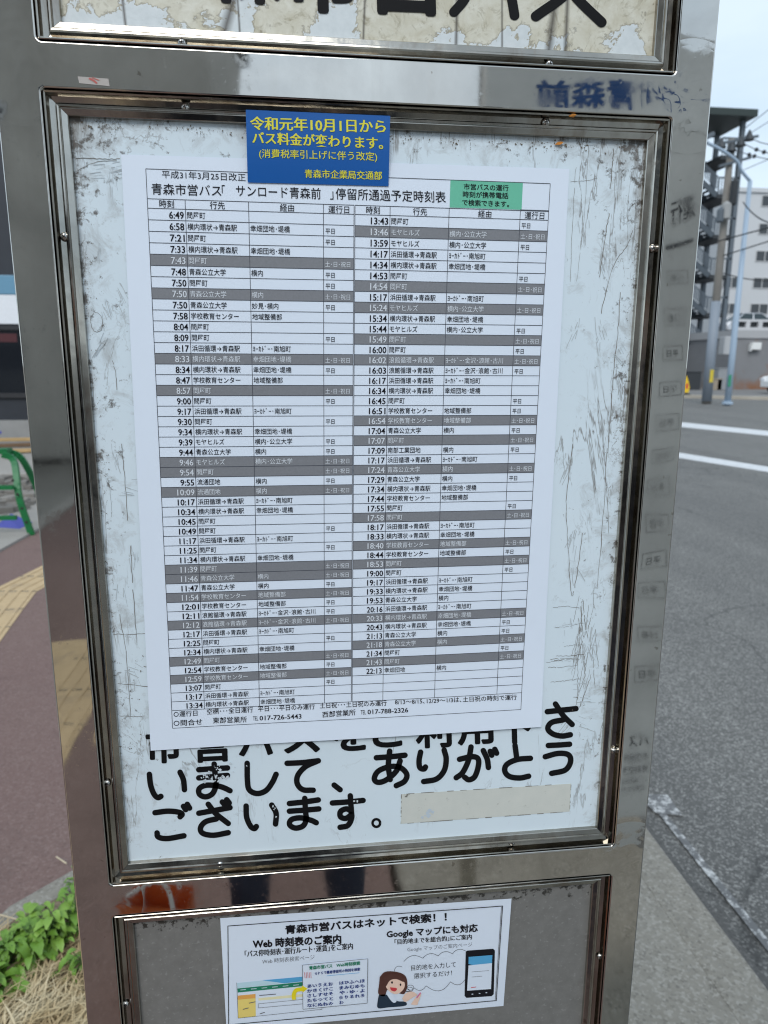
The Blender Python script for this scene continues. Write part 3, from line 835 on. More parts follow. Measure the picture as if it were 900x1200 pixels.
LEFT = '''6:49 t .|6:58 y w|7:21 t w|7:33 y .|7:43 t s|7:48 a w|7:50 t w|7:50 a s|7:50 m w|7:58 g .|8:04 t .|8:09 t w|8:17 h .|8:33 y s|8:34 y w|8:47 g .|8:57 t s|9:00 t w|9:17 h .|9:30 t w|9:34 y .|9:39 o w|9:44 a w|9:46 o s|9:54 t s|9:55 r w|10:09 r s|10:17 h .|10:34 y .|10:45 t .|10:49 t w|11:17 h .|11:25 t w|11:34 y .|11:39 t s|11:46 a s|11:47 a w|11:54 g s|12:01 g w|12:11 n w|12:12 n s|12:17 h .|12:25 t w|12:34 y .|12:49 t s|12:54 g w|12:59 g s|13:07 t w|13:17 h .|13:34 y .'''
RIGHTC = '''13:43 t w|13:46 o s|13:59 o w|14:17 h .|14:34 y .|14:53 t w|14:54 t s|15:17 h .|15:24 o s|15:34 y .|15:44 o w|15:49 t s|16:00 t w|16:02 n s|16:03 n w|16:17 h .|16:34 y .|16:45 t w|16:51 g w|16:54 g s|17:04 a w|17:07 t s|17:09 k w|17:17 h .|17:24 a s|17:29 a w|17:34 y .|17:44 g .|17:55 t w|17:58 t s|18:17 h .|18:33 y .|18:40 g s|18:44 g w|18:53 t s|19:00 t w|19:17 h .|19:33 y .|19:53 a .|20:16 h .|20:33 y s|20:43 y w|21:13 a w|21:18 a s|21:34 t w|21:43 t s|22:13 u .'''
blk, wht, gry, rul, grn = MB(), MB(), MB(), MB(), MB()
V0, DV = 0.0605, 0.01806
def uvrect(mb, u0, u1, v0, v1, lift, nu=8, nv=1):
    vs = [MT(u0 + (u1 - u0) * i / nu, v0 + (v1 - v0) * j / nv, lift) for j in range(nv + 1) for i in range(nu + 1)]
    mb.add(vs, [(j * (nu + 1) + i, j * (nu + 1) + i + 1, (j + 1) * (nu + 1) + i + 1, (j + 1) * (nu + 1) + i) for j in range(nv) for i in range(nu)])
def hline(u0, u1, v, t=0.0010): uvrect(rul, u0, u1, v - t / 2, v + t / 2, 0.00018, 12, 1)
def vline(u, v0, v1, t=0.0014): uvrect(rul, u - t / 2, u + t / 2, v0, v1, 0.00018, 1, 24)
for rows, u0, seps, uend in ((LEFT, 0.0, (0.0887, 0.240, 0.4225), 0.4985), (RIGHTC, 0.501, (0.589, 0.7395, 0.925), 1.0)):
    for i, r in enumerate(rows.split('|')):
        tm_, kd, fl = r.split()
        v = V0 + DV * i; vc = v + DV * 0.52
        tgt = wht if fl == 's' else blk
        if fl == 's': uvrect(gry, u0, uend, v, v + DV, 0.0001)
        put_text_uv(tgt, MT, tm_, seps[0] - 0.0045, vc, 0.0155, 0.0158, 'R', 0.015, width=0.0345 if len(tm_) == 4 else 0.0435, lift=0.0003)
        d, via = A_[kd]
        put_text_uv(tgt, MT, d, seps[0] + 0.0035, vc, 0.0150, 0.0116, off=0.004, lift=0.0003)
        if via: put_text_uv(tgt, MT, via, seps[1] + 0.003, vc, 0.0150, 0.0113, off=0.004, lift=0.0003)
        if fl == 'w': put_text_uv(tgt, MT, '平日', seps[2] + 0.005, vc + 0.001, 0.0128, 0.0100, off=0.004, lift=0.0003)
        if fl == 's': put_text_uv(tgt, MT, '土･日･祝日', seps[2] + 0.004, vc + 0.001, 0.0132, 0.0100, off=0.004, lift=0.0003)
    for i in range(51): hline(u0, uend, V0 + DV * i)
    hline(u0, uend, 0.0458)
    for sp in seps: vline(sp, 0.0458, V0 + DV * 50)
for u in (0.0, 1.0): vline(u, 0.0, 1.0)
for u in (0.4985, 0.501): vline(u, 0.0458, V0 + DV * 50)
hline(0, 1, 0.0); hline(0, 1, 1.0); hline(0.925, 1.0, 0.0445)
for (t, u, v) in (('時刻', .045, .0532), ('行先', .165, .0532), ('経由', .333, .0535), ('運行日', .4605, .0537), ('時刻', .546, .0532), ('行先', .665, .0532), ('経由', .832, .0535), ('運行日', .963, .0535)):
    put_text_uv(blk, MT, t, u, v, 0.0185, 0.0128, 'C', 0.006, lift=0.0003)
uvrect(grn, 0.7405, 0.928, 0.0005, 0.0445, 0.0001, 8, 4)
Z3 = lambda x, y: (160 + x * .28889, 190 + y * .28889)
Z4 = lambda x, y: (410 + x * .28889, 190 + y * .28889)
Y7 = lambda x, y: (170 + x * .27778, 640 + y * .27778)
Y8 = lambda x, y: (405 + x * .27778, 640 + y * .27778)
for body, a, b, h, of in (
    ('平成31年3月25日改正', Z3(104, 66), Z3(443, 79), 9.5, 0.0),
    ('青森市営バス', Z3(62, 133), Z3(345, 141), 14, 0.004), ('｢', Z3(347, 141), Z3(360, 141), 14, 0.004), ('サンロード青森前', Z3(404, 140), Z3(748, 153), 14, 0.004), ('｣', Z3(785, 153), Z3(799, 153), 14, 0.004),
    ('停留所通過予定時刻表', Z3(808, 153), Z4(389, 167), 14, 0.004),
    ('市営バスの運行', Z4(462, 113), Z4(643, 119), 7.6, 0.01), ('時刻が携帯電話', Z4(458, 144), Z4(642, 150), 7.6, 0.01), ('で検索できます。', Z4(455, 177), Z4(645, 184), 7.6, 0.01),
    ('○運行日', Y7(122, 719), Y7(222, 713), 7, 0.008), ('空欄･･･全日運行', Y7(262, 708), Y7(456, 698), 7, 0.008), ('平日･･･平日のみ運行', Y7(477, 696), Y7(716, 684), 7, 0.008),
    ('土日祝･･･土日祝のみ運行', Y7(737, 681), Y8(172, 668), 7, 0.008), ('8/13～8/15､12/29～1/3は､土日祝の時刻で運行', Y8(207, 664), Y8(720, 645), 6.6, 0.008),
    ('○問合せ', Y7(122, 757), Y7(242, 750), 7.4, 0.008), ('東部営業所', Y7(287, 745), Y7(430, 740), 7.4, 0.008), ('TEL', Y7(456, 735), Y7(478, 734), 7.0, 0.0), ('017-726-5443', Y7(484, 734), Y7(660, 725), 7.4, 0.01),
    ('西部営業所', Y7(748, 719), Y8(41, 708), 7.4, 0.008), ('TEL', Y8(63, 707), Y8(85, 706), 7.0, 0.0), ('017-788-2326', Y8(92, 706), Y8(262, 697), 7.4, 0.01)):
    put_text(blk, STT, body, a, b, h, of, 2, 0.0003)
gry.build('shaded_rows', GREYINK, tt, fix=False)
grn.build('green_box', GREENINK, tt, fix=False)
rul.build('table_rules', LINEINK, tt, fix=False)
blk.build('black_print', INK, tt, fix=False)
wht.build('white_print', WHITEINK, tt, fix=False)

# ================================================================== STICKERS
def sheet(name, pts, S, m_, parent, th=0.00015, lift=0.0, nu=10, nv=8):
    """a thin sheet through four photo points TL TR BR BL on surface S"""
    mb = MB()
    n1 = (nu + 1) * (nv + 1)
    for s in (lift + th, lift):
        for j in range(nv + 1):
            for i in range(nu + 1):
                a, b = i / nu, j / nv
                x = (pts[0][0] * (1 - a) + pts[1][0] * a) * (1 - b) + (pts[3][0] * (1 - a) + pts[2][0] * a) * b
                y = (pts[0][1] * (1 - a) + pts[1][1] * a) * (1 - b) + (pts[3][1] * (1 - a) + pts[2][1] * a) * b
                mb.v.append(tuple(S(x, y, s)))
    for s in (0, 1):
        for j in range(nv):
            for i in range(nu):
                q = [s * n1 + j * (nu + 1) + i, s * n1 + j * (nu + 1) + i + 1, s * n1 + (j + 1) * (nu + 1) + i + 1, s * n1 + (j + 1) * (nu + 1) + i]
                mb.f.append(q)
    per = [(i, 0) for i in range(nu)] + [(nu, j) for j in range(nv)] + [(i, nv) for i in range(nu, 0, -1)] + [(0, j) for j in range(nv, 0, -1)]
    pid = [j * (nu + 1) + i for i, j in per]
    for a, b in zip(pid, pid[1:] + pid[:1]): mb.f.append([a, b, b + n1, a + n1])
    mb.fm = [0] * len(mb.f)
    return mb.build(name, m_, parent)

# blue fare notice: its head rests on the trim, its foot on the timetable sheet
q0 = at(373, 216, 0.0080); q1 = at(373, 132, 0.0030)
fn_up = (q1 - q0).normalized(); FN = Vector((1, 0, 0)).cross(fn_up).normalized()
if FN.y > 0: FN = -FN
def SF(px, py, lift=0.0):
    t = (py - 132) / 84.0
    return hit(px, py, q0 + FN * (lift + 0.0008 * math.sin(math.pi * min(1, max(0, t)))), FN)
fn = thing('fare_notice', 'small blue notice with yellow lettering overlapping the top of the timetable sheet', 'notice', tuple(q0))
sheet('blue_sheet', [(288, 128.5), (457.3, 135.8), (455.3, 218.2), (290.3, 213.8)], SF, BLUESHEET, fn)
ym = MB()
N8 = lambda x, y: (280 + x * .2111, 120 + y * .2111)
for body, a, b, h, of in (('令和元年10月1日から', N8(64, 153), N8(815, 172), 16.5, 0.022), ('バス料金が変わります。', N8(76, 230), N8(800, 262), 15, 0.024),
                          ('(消費税率引上げに伴う改定)', N8(112, 307), N8(768, 325), 10.8, 0.008), ('青森市企業局交通部', N8(366, 419), N8(795, 431), 10.5, 0.012)):
    put_text(ym, SF, body, a, b, h, of, 2, 0.0004)
ym.build('yellow_print', YELLOWINK, fn, fix=False)

# blank strip beside the message
bl = thing('blank_label', 'faded blank cream label strip stuck below the large black message', 'label', tuple(at(570, 945, PY)))
def fadem():
    k = Mat('faded_label', rgb(208, 210, 202), 0.6)
    c = k.mix(k.noise(60, 6, 0.65), rgb(196, 200, 194), rgb(214, 215, 207))
    c = k.mix(k.math('MULTIPLY', k.rmp(k.noise(170, 5, 0.7), 0.62, 0.72), 0.6), c, rgb(160, 160, 152))
    k.color(c); return k.m
sheet('label_strip', [ZB((168, 402)), ZB((831, 361)), ZB((825, 470)), ZB((166, 518))], SP, fadem(), bl, 0.0002)
bo = MB()
for a, b in (((168, 402), (831, 361)), ((831, 361), (825, 470)), ((825, 470), (166, 518)), ((166, 518), (168, 402))):
    n = 26
    for i in range(n):
        if random.random() < 0.55:
            p = [a[j] + (b[j] - a[j]) * i / n for j in (0, 1)]; q = [a[j] + (b[j] - a[j]) * (i + 1) / n for j in (0, 1)]
            stroke(bo, SP, [ZB(p), ZB(q)], random.uniform(0.3, 0.9), 0.00032, smooth=False, caps=False)
for k in range(8):
    x, y = ZB((random.gauss(190, 14), random.gauss(406, 6))); blot(bo, SP, x, y, random.uniform(.4, 1.2), 0.00034 + 0.000006 * k)
bo.build('torn_edge', plain('dirty_edge', rgb(120, 118, 110), 0.8), bl, fix=False)
wm = MB()
for k in range(9):
    x, y = ZB((random.gauss(272, 9), random.gauss(478, 14))); blot(wm, SP, x, y, random.uniform(1, 3), 0.00034 + 0.000008 * k)
wm.build('peeled_spot', plain('peeled_spot', rgb(190, 203, 214), 0.6), bl, fix=False)

# torn scrap on the upper bar
S0 = surf(-0.0002)
ts = thing('torn_sticker', 'small torn grey sticker scrap with a red mark on the upper left frame bar', 'sticker', tuple(at(110, 94, 0)))
sheet('scrap', [(91, 89.5), (127, 92.2), (128.5, 101), (93, 97.5)], S0, plain('scrap_grey', rgb(176, 170, 164), 0.5), ts, 0.00015)
rm = MB(); stroke(rm, S0, [(105, 92), (109, 94), (113, 97)], 2.2, 0.0003); stroke(rm, S0, [(108, 91), (116, 94)], 1.0, 0.0003)
rm.build('red_mark', plain('faded_red', rgb(188, 96, 88), 0.6), ts, fix=False)
LEAFDRY = plain('dry_leaf', rgb(196, 128, 52), 0.8, var=0.3, scale=500)
for px, py, ex, lab in ((671, 135.5, 4.5, 'tiny orange leaf fragment caught on the upper trim ledge'), (655, 168, 5.0, 'tiny tan leaf fragment lying at the panel top under the trim')):
    lm = MB()
    pts = [(px - ex, py + 1.5), (px - ex * .3, py - 1.6), (px + ex * .6, py - 2.0), (px + ex, py - .6), (px + ex * .3, py + 1.8)]
    lm.prism([at(*p, (0.0005 if py < 150 else 0.0085)) + Vector((0, random.uniform(-.0006, .0006), 0)) for p in pts], (0, -0.0005, 0))
    tag(lm.build('leaf_fragment', LEAFDRY), lab, 'leaf')

# flyer on the grey panel
DFY = PY - 0.0004
fy = thing('web_search_flyer', 'landscape white flyer about web bus search with phone picture on the grey lower panel', 'flyer', tuple(at(430, 1125, DFY)))
FB = at(430, 1125, DFY)
def SFY(px, py, lift=0.0):
    t = max(0.0, (px - 520) / 80.0)
    return at(px, py, DFY - lift - 0.0025 * t * t * max(0.0, min(1.0, 1 - (py - 1053) / 125.0)))
sheet('paper', [(258, 1076), (599.5, 1053), (590, 1178.8), (265.5, 1208)], SFY, PAPER, fy, 0.00015, 0.0, 24, 8)
Z5 = lambda x, y: (255 + x * .2, 1050 + y * .2)
Z6 = lambda x, y: (425 + x * .2, 1045 + y * .2)
lay = {}
def L(k): return lay.setdefault(k, MB())
k_ = L('black_print')
FT = 0.0004
for a, b, wd in ((Z5(60, 176), Z6(820, 84), 0.9), (Z6(820, 84), Z6(783, 638), 0.9), (Z6(783, 638), (268, 1201), 0.9), ((268, 1201), Z5(60, 176), 0.9)):
    stroke(k_, SFY, [a, tuple((Vector(a) + Vector(b)) / 2), b], wd, FT, smooth=False)
stroke(k_, SFY, [Z6(813, 90), Z6(777, 632)], 0.5, FT, smooth=False)
for body, a, b, h, of in (('青森市営バスはネットで検索！！', Z5(398, 224), Z6(492, 172), 10.5, 0.035), ('Web 時刻表のご案内', Z5(208, 308), Z5(724, 279), 11, 0.04),
    ('｢バス停時刻表･運行ルート･運賃｣をご案内', Z5(160, 360), Z5(793, 313), 8, 0.028), ('Google マップにも対応', Z6(142, 272), Z6(674, 235), 9.6, 0.036), ('｢目的地までを総合的｣にご案内', Z6(188, 311), Z6(640, 280), 6.6, 0.028),
    ('目的地を入力して', Z6(285, 464), Z6(546, 442), 6.8, 0.0), ('選択するだけ！', Z6(300, 511), Z6(524, 492), 6.8, 0.0)):
    put_text(k_, SFY, body, a, b, h, of, 2, FT)
gk = L('grey_print')
for body, a, b, h in (('Web 時刻表検索ページ', Z5(262, 400), Z5(568, 372), 6), ('Google マップのご案内ページ', Z6(262, 352), Z6(642, 322), 5.6)):
    put_text(gk, SFY, body, a, b, h, -0.005, 2, FT)
# thought cloud
def arcs(pts, bulge_):
    for (a, b) in zip(pts, pts[1:]):
        a, b = Vector(a), Vector(b); n = Vector(((b - a).y, -(b - a).x)) * bulge_
        stroke(k_, SFY, [Z6(*a), Z6(*(a * .75 + b * .25 + n * .75)), Z6(*((a + b) / 2 + n)), Z6(*(a * .25 + b * .75 + n * .75)), Z6(*b)], 0.45, FT)
arcs([(242, 408), (352, 390), (442, 376), (526, 364), (603, 347)], 0.22)
arcs([(600, 515), (515, 528), (372, 552), (300, 563)], 0.28)
arcs([(185, 466), (230, 440)], 0.3)
for (cx, cy, rx, ry) in ((280, 562, 20, 15), (272, 572, 24, 13), (262, 578, 12, 8)):
    stroke(k_, SFY, [Z6(cx + rx * math.cos(t * .5236), cy + ry * math.sin(t * .5236)) for t in range(13)], 0.45, FT, caps=False)
# phone
patch(k_, SFY, [Z6(*p) for p in ((612, 345), (765, 334), (775, 345), (768, 600), (756, 612), (608, 622), (597, 610), (604, 352))], 0.00035)
patch(L('phone_screen'), SFY, [Z6(*p) for p in ((620, 432), (758, 418), (752, 570), (612, 580))], 0.0006)
patch(L('sky_blue_print'), SFY, [Z6(*p) for p in ((621, 382), (760, 371), (758, 418), (690, 438), (620, 424))], 0.0006)
stroke(gk, SFY, [Z6(640, 470), Z6(740, 462)], 0.4, 0.0008, smooth=False); stroke(gk, SFY, [Z6(640, 500), Z6(700, 495)], 0.4, 0.0008, smooth=False)
stroke(L('red_print'), SFY, [Z6(636, 562), Z6(664, 558)], 0.8, 0.0008, smooth=False)
for x, y in ((640, 600), (682, 596), (722, 592)): stroke(L('phone_screen'), SFY, [Z6(x, y), Z6(x + 6, y)], 0.9, 0.0008, smooth=False)
# the printed web pages
patch(L('page_white'), SFY, [Z5(*p) for p in ((112, 508), (505, 472), (612, 664), (120, 716))], 0.0003)
patch(L('sky_blue_print'), SFY, [Z5(*p) for p in ((260, 494), (505, 472), (500, 500), (390, 512))], 0.0004)
patch(L('pale_blue_print'), SFY, [Z5(*p) for p in ((114, 510), (260, 495), (380, 512), (116, 540))], 0.0004)
patch(L('green_print'), SFY, [Z5(*p) for p in ((116, 542), (503, 503), (503, 528), (118, 566))], 0.0004)
patch(L('yellow_print'), SFY, [Z5(*p) for p in ((118, 584), (222, 574), (224, 706), (121, 716))], 0.0004)
patch(L('orange_print'), SFY, [Z5(*p) for p in ((118, 584), (222, 574), (222, 598), (118, 608))], 0.0005)
patch(L('pale_yellow_print'), SFY, [Z5(*p) for p in ((240, 598), (500, 574), (501, 590), (240, 613))], 0.0004)
for a, b in (((238, 632), (500, 606)), ((238, 656), (500, 632)), ((238, 632), (238, 656)), ((112, 508), (120, 716)), ((120, 716), (612, 664)), ((612, 664), (610, 650))):
    stroke(k_, SFY, [Z5(*a), Z5(*b)], 0.35, 0.0006, smooth=False)
for y, x0, x1 in ((583, 246, 340), (690, 250, 275), (628, 185, 220), (664, 150, 180)): stroke(gk, SFY, [Z5(x0, y), Z5(x1, y - 8)], 0.9, 0.0006, smooth=False)
for k in range(6): stroke(L('page_white'), SFY, [Z5(135 + 62 * k, 551 - 5.6 * k), Z5(165 + 62 * k, 548 - 5.6 * k)], 0.7, 0.0006, smooth=False)
patch(L('page_white'), SFY, [Z5(*p) for p in ((497, 405), (880, 368), (876, 628), (500, 664))], 0.0007)
for a, b in (((497, 405), (880, 368)), ((880, 368), (876, 628)), ((876, 628), (500, 664)), ((500, 664), (497, 405))): stroke(gk, SFY, [Z5(*a), Z5(*b)], 0.5, 0.0009, smooth=False)
put_text(L('green_print'), SFY, '青森市営バス　Web時刻検索', Z5(537, 434), Z5(835, 404), 4.6, 0.03, 1, 0.0010)
put_text(L('blue_print'), SFY, 'ＧＰＳで最寄停留所の時刻を検索', Z5(570, 464), Z5(835, 438), 3.8, 0.03, 1, 0.0010)
stroke(L('sky_blue_print'), SFY, [Z5(640, 468), Z5(830, 450)], 0.5, 0.0010, smooth=False)
for k in range(5): stroke(L('red_print'), SFY, [Z5(510 + 9 * k, 448), Z5(512 + 9 * k, 480)], 0.5, 0.0010, smooth=False)
for i, rw in enumerate(('あいうえお', 'かきくけこ', 'さしすせそ', 'たちつてと', 'なにぬねの')):
    put_text(L('blue_print'), SFY, rw, Z5(526, 540 + 28.5 * i), Z5(676, 526 + 28.5 * i), 4.6, 0.03, 1, 0.0010)
for i, rw in enumerate(('はひふへほ', 'まみむめも', 'や･ゆ･よ', 'らりるれろ', 'わ')):
    x1 = 862 if len(rw) > 1 else 738
    put_text(L('blue_print'), SFY, rw, Z5(714, 522 + 28.5 * i), Z5(x1, 508 + 28.5 * i if len(rw) > 1 else 520 + 28.5 * i), 4.6, 0.03, 1, 0.0010)
stroke(L('yellow_arrow'), SFY, [Z5(447, 608), Z5(447, 575), Z5(462, 552), Z5(500, 546)], 4.6, 0.0010, caps=False)
patch(L('yellow_arrow'), SFY, [Z5(*p) for p in ((494, 524), (527, 543), (498, 566))], 0.0011)
# the schoolgirl drawing, as plain flat shapes
def blob(kk, pts, lift): patch(L(kk), SFY, [tuple(q) for q in spline([Z6(*p) for p in pts] + [Z6(*pts[0])], 4)[:-1]], lift)
blob('hair_brown', [(100, 500), (130, 470), (190, 468), (245, 488), (262, 530), (256, 575), (240, 600), (205, 592), (150, 570), (128, 612), (92, 598), (96, 545)], 0.0006)
blob('skin_print', [(138, 510), (180, 505), (240, 525), (244, 562), (218, 592), (190, 600), (158, 585), (132, 548)], 0.0008)
blob('hair_brown', [(120, 498), (180, 478), (250, 508), (240, 528), (198, 512), (160, 520), (135, 556), (122, 540)], 0.0010)
for x, y in ((172, 532), (222, 545)): blob('black_print', [(x - 6, y), (x, y - 8), (x + 5, y), (x, y + 8)], 0.0012)
blob('red_print', [(160, 560), (200, 566), (190, 584), (168, 578)], 0.0012)
blob('navy_print', [(96, 604), (140, 604), (200, 640), (250, 645), (250, 668), (150, 678), (90, 682), (88, 640)], 0.0006)
blob('page_white', [(140, 600), (172, 598), (198, 640), (180, 650), (158, 628)], 0.0008)
blob('skin_print', [(232, 626), (252, 596), (290, 585), (320, 605), (296, 618), (250, 646)], 0.0009)
blob('skin_print', [(282, 660), (310, 622), (338, 594), (342, 606), (328, 640), (318, 664)], 0.0009)
stroke(L('pink_print'), SFY, [Z6(318, 620), Z6(338, 594)], 1.6, 0.0011, smooth=False)
COLS = dict(black_print=INK, grey_print=plain('grey_print', rgb(96, 98, 104)), phone_screen=PAPER, page_white=PAPER, sky_blue_print=plain('sky_blue_print', rgb(86, 168, 214)), pale_blue_print=plain('pale_blue_print', rgb(190, 220, 230)),
            green_print=plain('green_print', rgb(22, 128, 96)), yellow_print=plain('yellow_print', rgb(238, 214, 120)), orange_print=plain('orange_print', rgb(232, 168, 84)), pale_yellow_print=plain('pale_yellow_print', rgb(236, 230, 186)),
            blue_print=plain('blue_print', rgb(40, 62, 130)), red_print=plain('red_print', rgb(206, 60, 66)), yellow_arrow=plain('yellow_arrow', rgb(240, 220, 30)), hair_brown=plain('hair_brown', rgb(84, 50, 42)),
            skin_print=plain('skin_print', rgb(240, 206, 186)), navy_print=plain('navy_print', rgb(28, 48, 66)), pink_print=plain('pink_print', rgb(216, 120, 160)))
for k, mb in lay.items(): mb.build(k, COLS[k], fy, fix=False)

# ================================================================== WEEDS AND DRY GRASS
def leafm(name, c1, c2):
    k = Mat(name, c1, 0.5)
    k.color(k.mix(k.noise(22, 5), c1, c2))
    k.b.inputs['Subsurface Weight'].default_value = 0.0
    return k.m
LEAF1 = leafm('leaf_green', (0.075, 0.17, 0.016, 1), (0.20, 0.36, 0.045, 1))
LEAF2 = leafm('young_leaf_green', (0.13, 0.25, 0.03, 1), (0.26, 0.42, 0.07, 1))
STEMM = plain('weed_stem', (0.12, 0.2, 0.06, 1), 0.7)
def leaf(mb, base, az, tilt, ln, wd, droop):
    d = Vector((math.cos(az), math.sin(az), 0)); sd = Vector((-d.y, d.x, 0))
    n = 7; L_, R2, Cn = [], [], []
    for i in range(n + 1):
        t = i / n
        el = tilt - droop * t
        r = ln * t
        p = base + d * (r * math.cos(el)) + Vector((0, 0, r * math.sin(el)))
        wv = wd * (math.sin(math.pi * min(1, t * 0.9 + 0.07)) ** 0.75) * (1 + 0.07 * (1 if i % 2 else -1)) * 0.5
        up = Vector((0, 0, wv * 0.45))
        Cn.append(p); L_.append(p + sd * wv + up); R2.append(p - sd * wv + up)
    vs = Cn + L_ + R2; m1 = n + 1
    fs = []
    for i in range(n):
        fs.append((i, i + 1, m1 + i + 1, m1 + i)); fs.append((i + 1, i, 2 * m1 + i, 2 * m1 + i + 1))
    mb.add(vs, fs)
def weed(px, py, n, size, height, lab, m_):
    g = gnd(px, py, 0.01)
    t = thing('weed', lab, 'plant', tuple(g), 'leafy weeds behind the sign')
    lm, stm = MB(), MB()
    for k in range(n):
        az = k * 2.399 + random.uniform(-.4, .4); q = (k + 0.5) / n
        zz = height * (q ** 0.8)
        rr = random.uniform(0.0, 0.05) * (1.3 - q)
        b = g + Vector((rr * math.cos(az), rr * math.sin(az), zz * random.uniform(.55, 1.0)))
        ln = size * random.choice((0.5, 0.7, 0.85, 1.0, 1.2)) * random.uniform(0.8, 1.1)
        stm.tube([g + Vector((random.uniform(-.01, .01), random.uniform(-.01, .01), 0)), (g + b) / 2 + Vector((0, 0, 0.01)), b + Vector((math.cos(az), math.sin(az), .3)) * 0.01], 0.0012, 5)
        leaf(lm, b, az, random.uniform(0.1, 0.95), ln, ln * random.uniform(0.36, 0.6), random.uniform(0.5, 1.3))
    lm.build('leaves', m_, t, smooth=True, fix=False)
    stm.build('stems', STEMM, t, fix=False)
weed(66, 1112, 70, 0.042, 0.13, 'tallest bright green weed right beside the lower left frame bar', LEAF2)
weed(40, 1122, 60, 0.045, 0.11, 'bright leafy weed in the middle of the patch', LEAF1)
weed(12, 1136, 60, 0.048, 0.10, 'broad leaved weed at the left picture edge, largest of the patch', LEAF1)
weed(90, 1092, 50, 0.040, 0.13, 'upright weed clump partly hidden behind the left frame bar', LEAF1)
weed(34, 1098, 46, 0.036, 0.08, 'low pale weed next to the concrete edging', LEAF2)
weed(-8, 1165, 40, 0.045, 0.07, 'low sprawling weed at the bottom left corner over straw', LEAF1)
weed(90, 1042, 20, 0.030, 0.06, 'small weed seedling growing highest up beside the frame', LEAF1)
weed(96, 1140, 34, 0.036, 0.08, 'short weed tuft by the foot of the frame in dry straw', LEAF1)
sb = MB()
for k in range(2600):
    g = gnd(random.uniform(-60, 150), random.uniform(1105, 1300), 0.014)
    if not (-0.72 < g.x < 0.1 and 0.27 < g.y < 1.3): continue
    az = random.gauss(0.9, 0.9); ln = random.uniform(0.03, 0.13); wd = random.uniform(0.0008, 0.0022); el = random.uniform(-0.02, 0.55)
    d = Vector((math.cos(az), math.sin(az), 0)); sd = Vector((-d.y, d.x, 0)) * wd
    p1 = g + d * ln * .5 + Vector((0, 0, ln * .5 * math.sin(el) + 0.004)); p2 = g + d * ln + Vector((0, 0, ln * math.sin(el) * .6 + 0.003))
    sb.add([g - sd, g + sd, p1 + sd, p1 - sd, p2], [(0, 1, 2, 3), (3, 2, 4)])
def strawm():
    k = Mat('straw', (0.42, 0.32, 0.18, 1), 0.8)
    k.color(k.ramp(k.noise(9, 3), [(0.3, (0.30, 0.21, 0.11)), (0.5, (0.46, 0.35, 0.19)), (0.7, (0.62, 0.52, 0.34))])); return k.m
tag(sb.build('dry_grass', strawm(), fix=False), 'dry straw coloured dead grass lying over the soil', 'dry grass', kind='stuff')
for (a, b, lab) in (((0, 1072), (22, 1078), 'pale dry stalk lying on the concrete edging'), ((2, 1088), (18, 1084), 'short pale twig near the weeds'), ((66, 1004), (78, 1012), 'thin straw sticking up at the footway edge')):
    tag(MB().tube([gnd(*a, 0.012), (gnd(*a, 0.015) + gnd(*b, 0.03)) / 2, gnd(*b, 0.02)], 0.0022, 6).build('dry_stalk', plain('pale_stalk', (0.55, 0.46, 0.32, 1))), lab, 'dry stalk')

# ================================================================== LEFT BACKGROUND: shop, timber, green trestle
YS = 12.5
sh = thing('shop_building', 'dark shop building with white and blue fascia bands at the left edge', 'building', (-6, YS + 3, 0))
DARKW = plain('dark_cladding', (0.022, 0.026, 0.034, 1), 0.5, var=0.25, scale=6)
MB().box(-14, -2.0, YS + 0.0, YS + 7, 0.47, 2.07).box(-14, -2.0, YS + 0.03, YS + 7, 2.86, 6.6).box(-14, -2, YS + 0.1, YS + 7, 2.07, 2.86).build('wall', DARKW, sh)
MB().box(-14, -2.0, YS - 0.05, YS + 6.9, -0.05, 0.467).build('plinth', plain('plinth_concrete', (0.26, 0.26, 0.255, 1), 0.85, var=0.25, scale=4), sh)
MB().box(-14, -2.0, YS - 0.03, YS + 0.09, 2.073, 2.55).build('white_fascia', plain('white_fascia', (0.72, 0.74, 0.77, 1), 0.5), sh, bevel=0.01)
MB().box(-14, -2.0, YS - 0.04, YS + 0.09, 2.553, 2.86).build('blue_fascia', plain('blue_fascia', (0.13, 0.28, 0.40, 1), 0.4), sh, bevel=0.01)
for x0 in (-9.4, -7.2, -5.0):
    x1 = x0 + 0.75
    wf = MB()
    for (a, b, c, d) in ((x0, x1, 1.98, 2.05), (x0, x1, 0.85, 0.93), (x0, x0 + 0.06, 0.93, 1.98), (x1 - 0.06, x1, 0.93, 1.98)): wf.box(a, b, YS - 0.05, YS - 0.003, c, d)
    f = wf.build('window', plain('window_frame_dark', (0.03, 0.03, 0.033, 1), 0.4), sh)
    MB().box(x0 + 0.06, x1 - 0.06, YS - 0.02, YS - 0.006, 0.93, 1.98).build('pane', plain('shop_glass', (0.012, 0.014, 0.018, 1), 0.05), f)
    MB().box(x0 + 0.08, x1 - 0.3, YS - 0.026, YS - 0.021, 1.78, 1.92).build('red_poster', plain('red_poster', (0.07, 0.018, 0.022, 1), 0.4), f)
    MB().box(x1 - 0.2, x1 - 0.08, YS - 0.026, YS - 0.021, 1.3, 1.62).build('glass_reflection', plain('pale_reflection', (0.35, 0.5, 0.6, 1), 0.4), f)  # bright reflection in the glass, painted as a pale panel
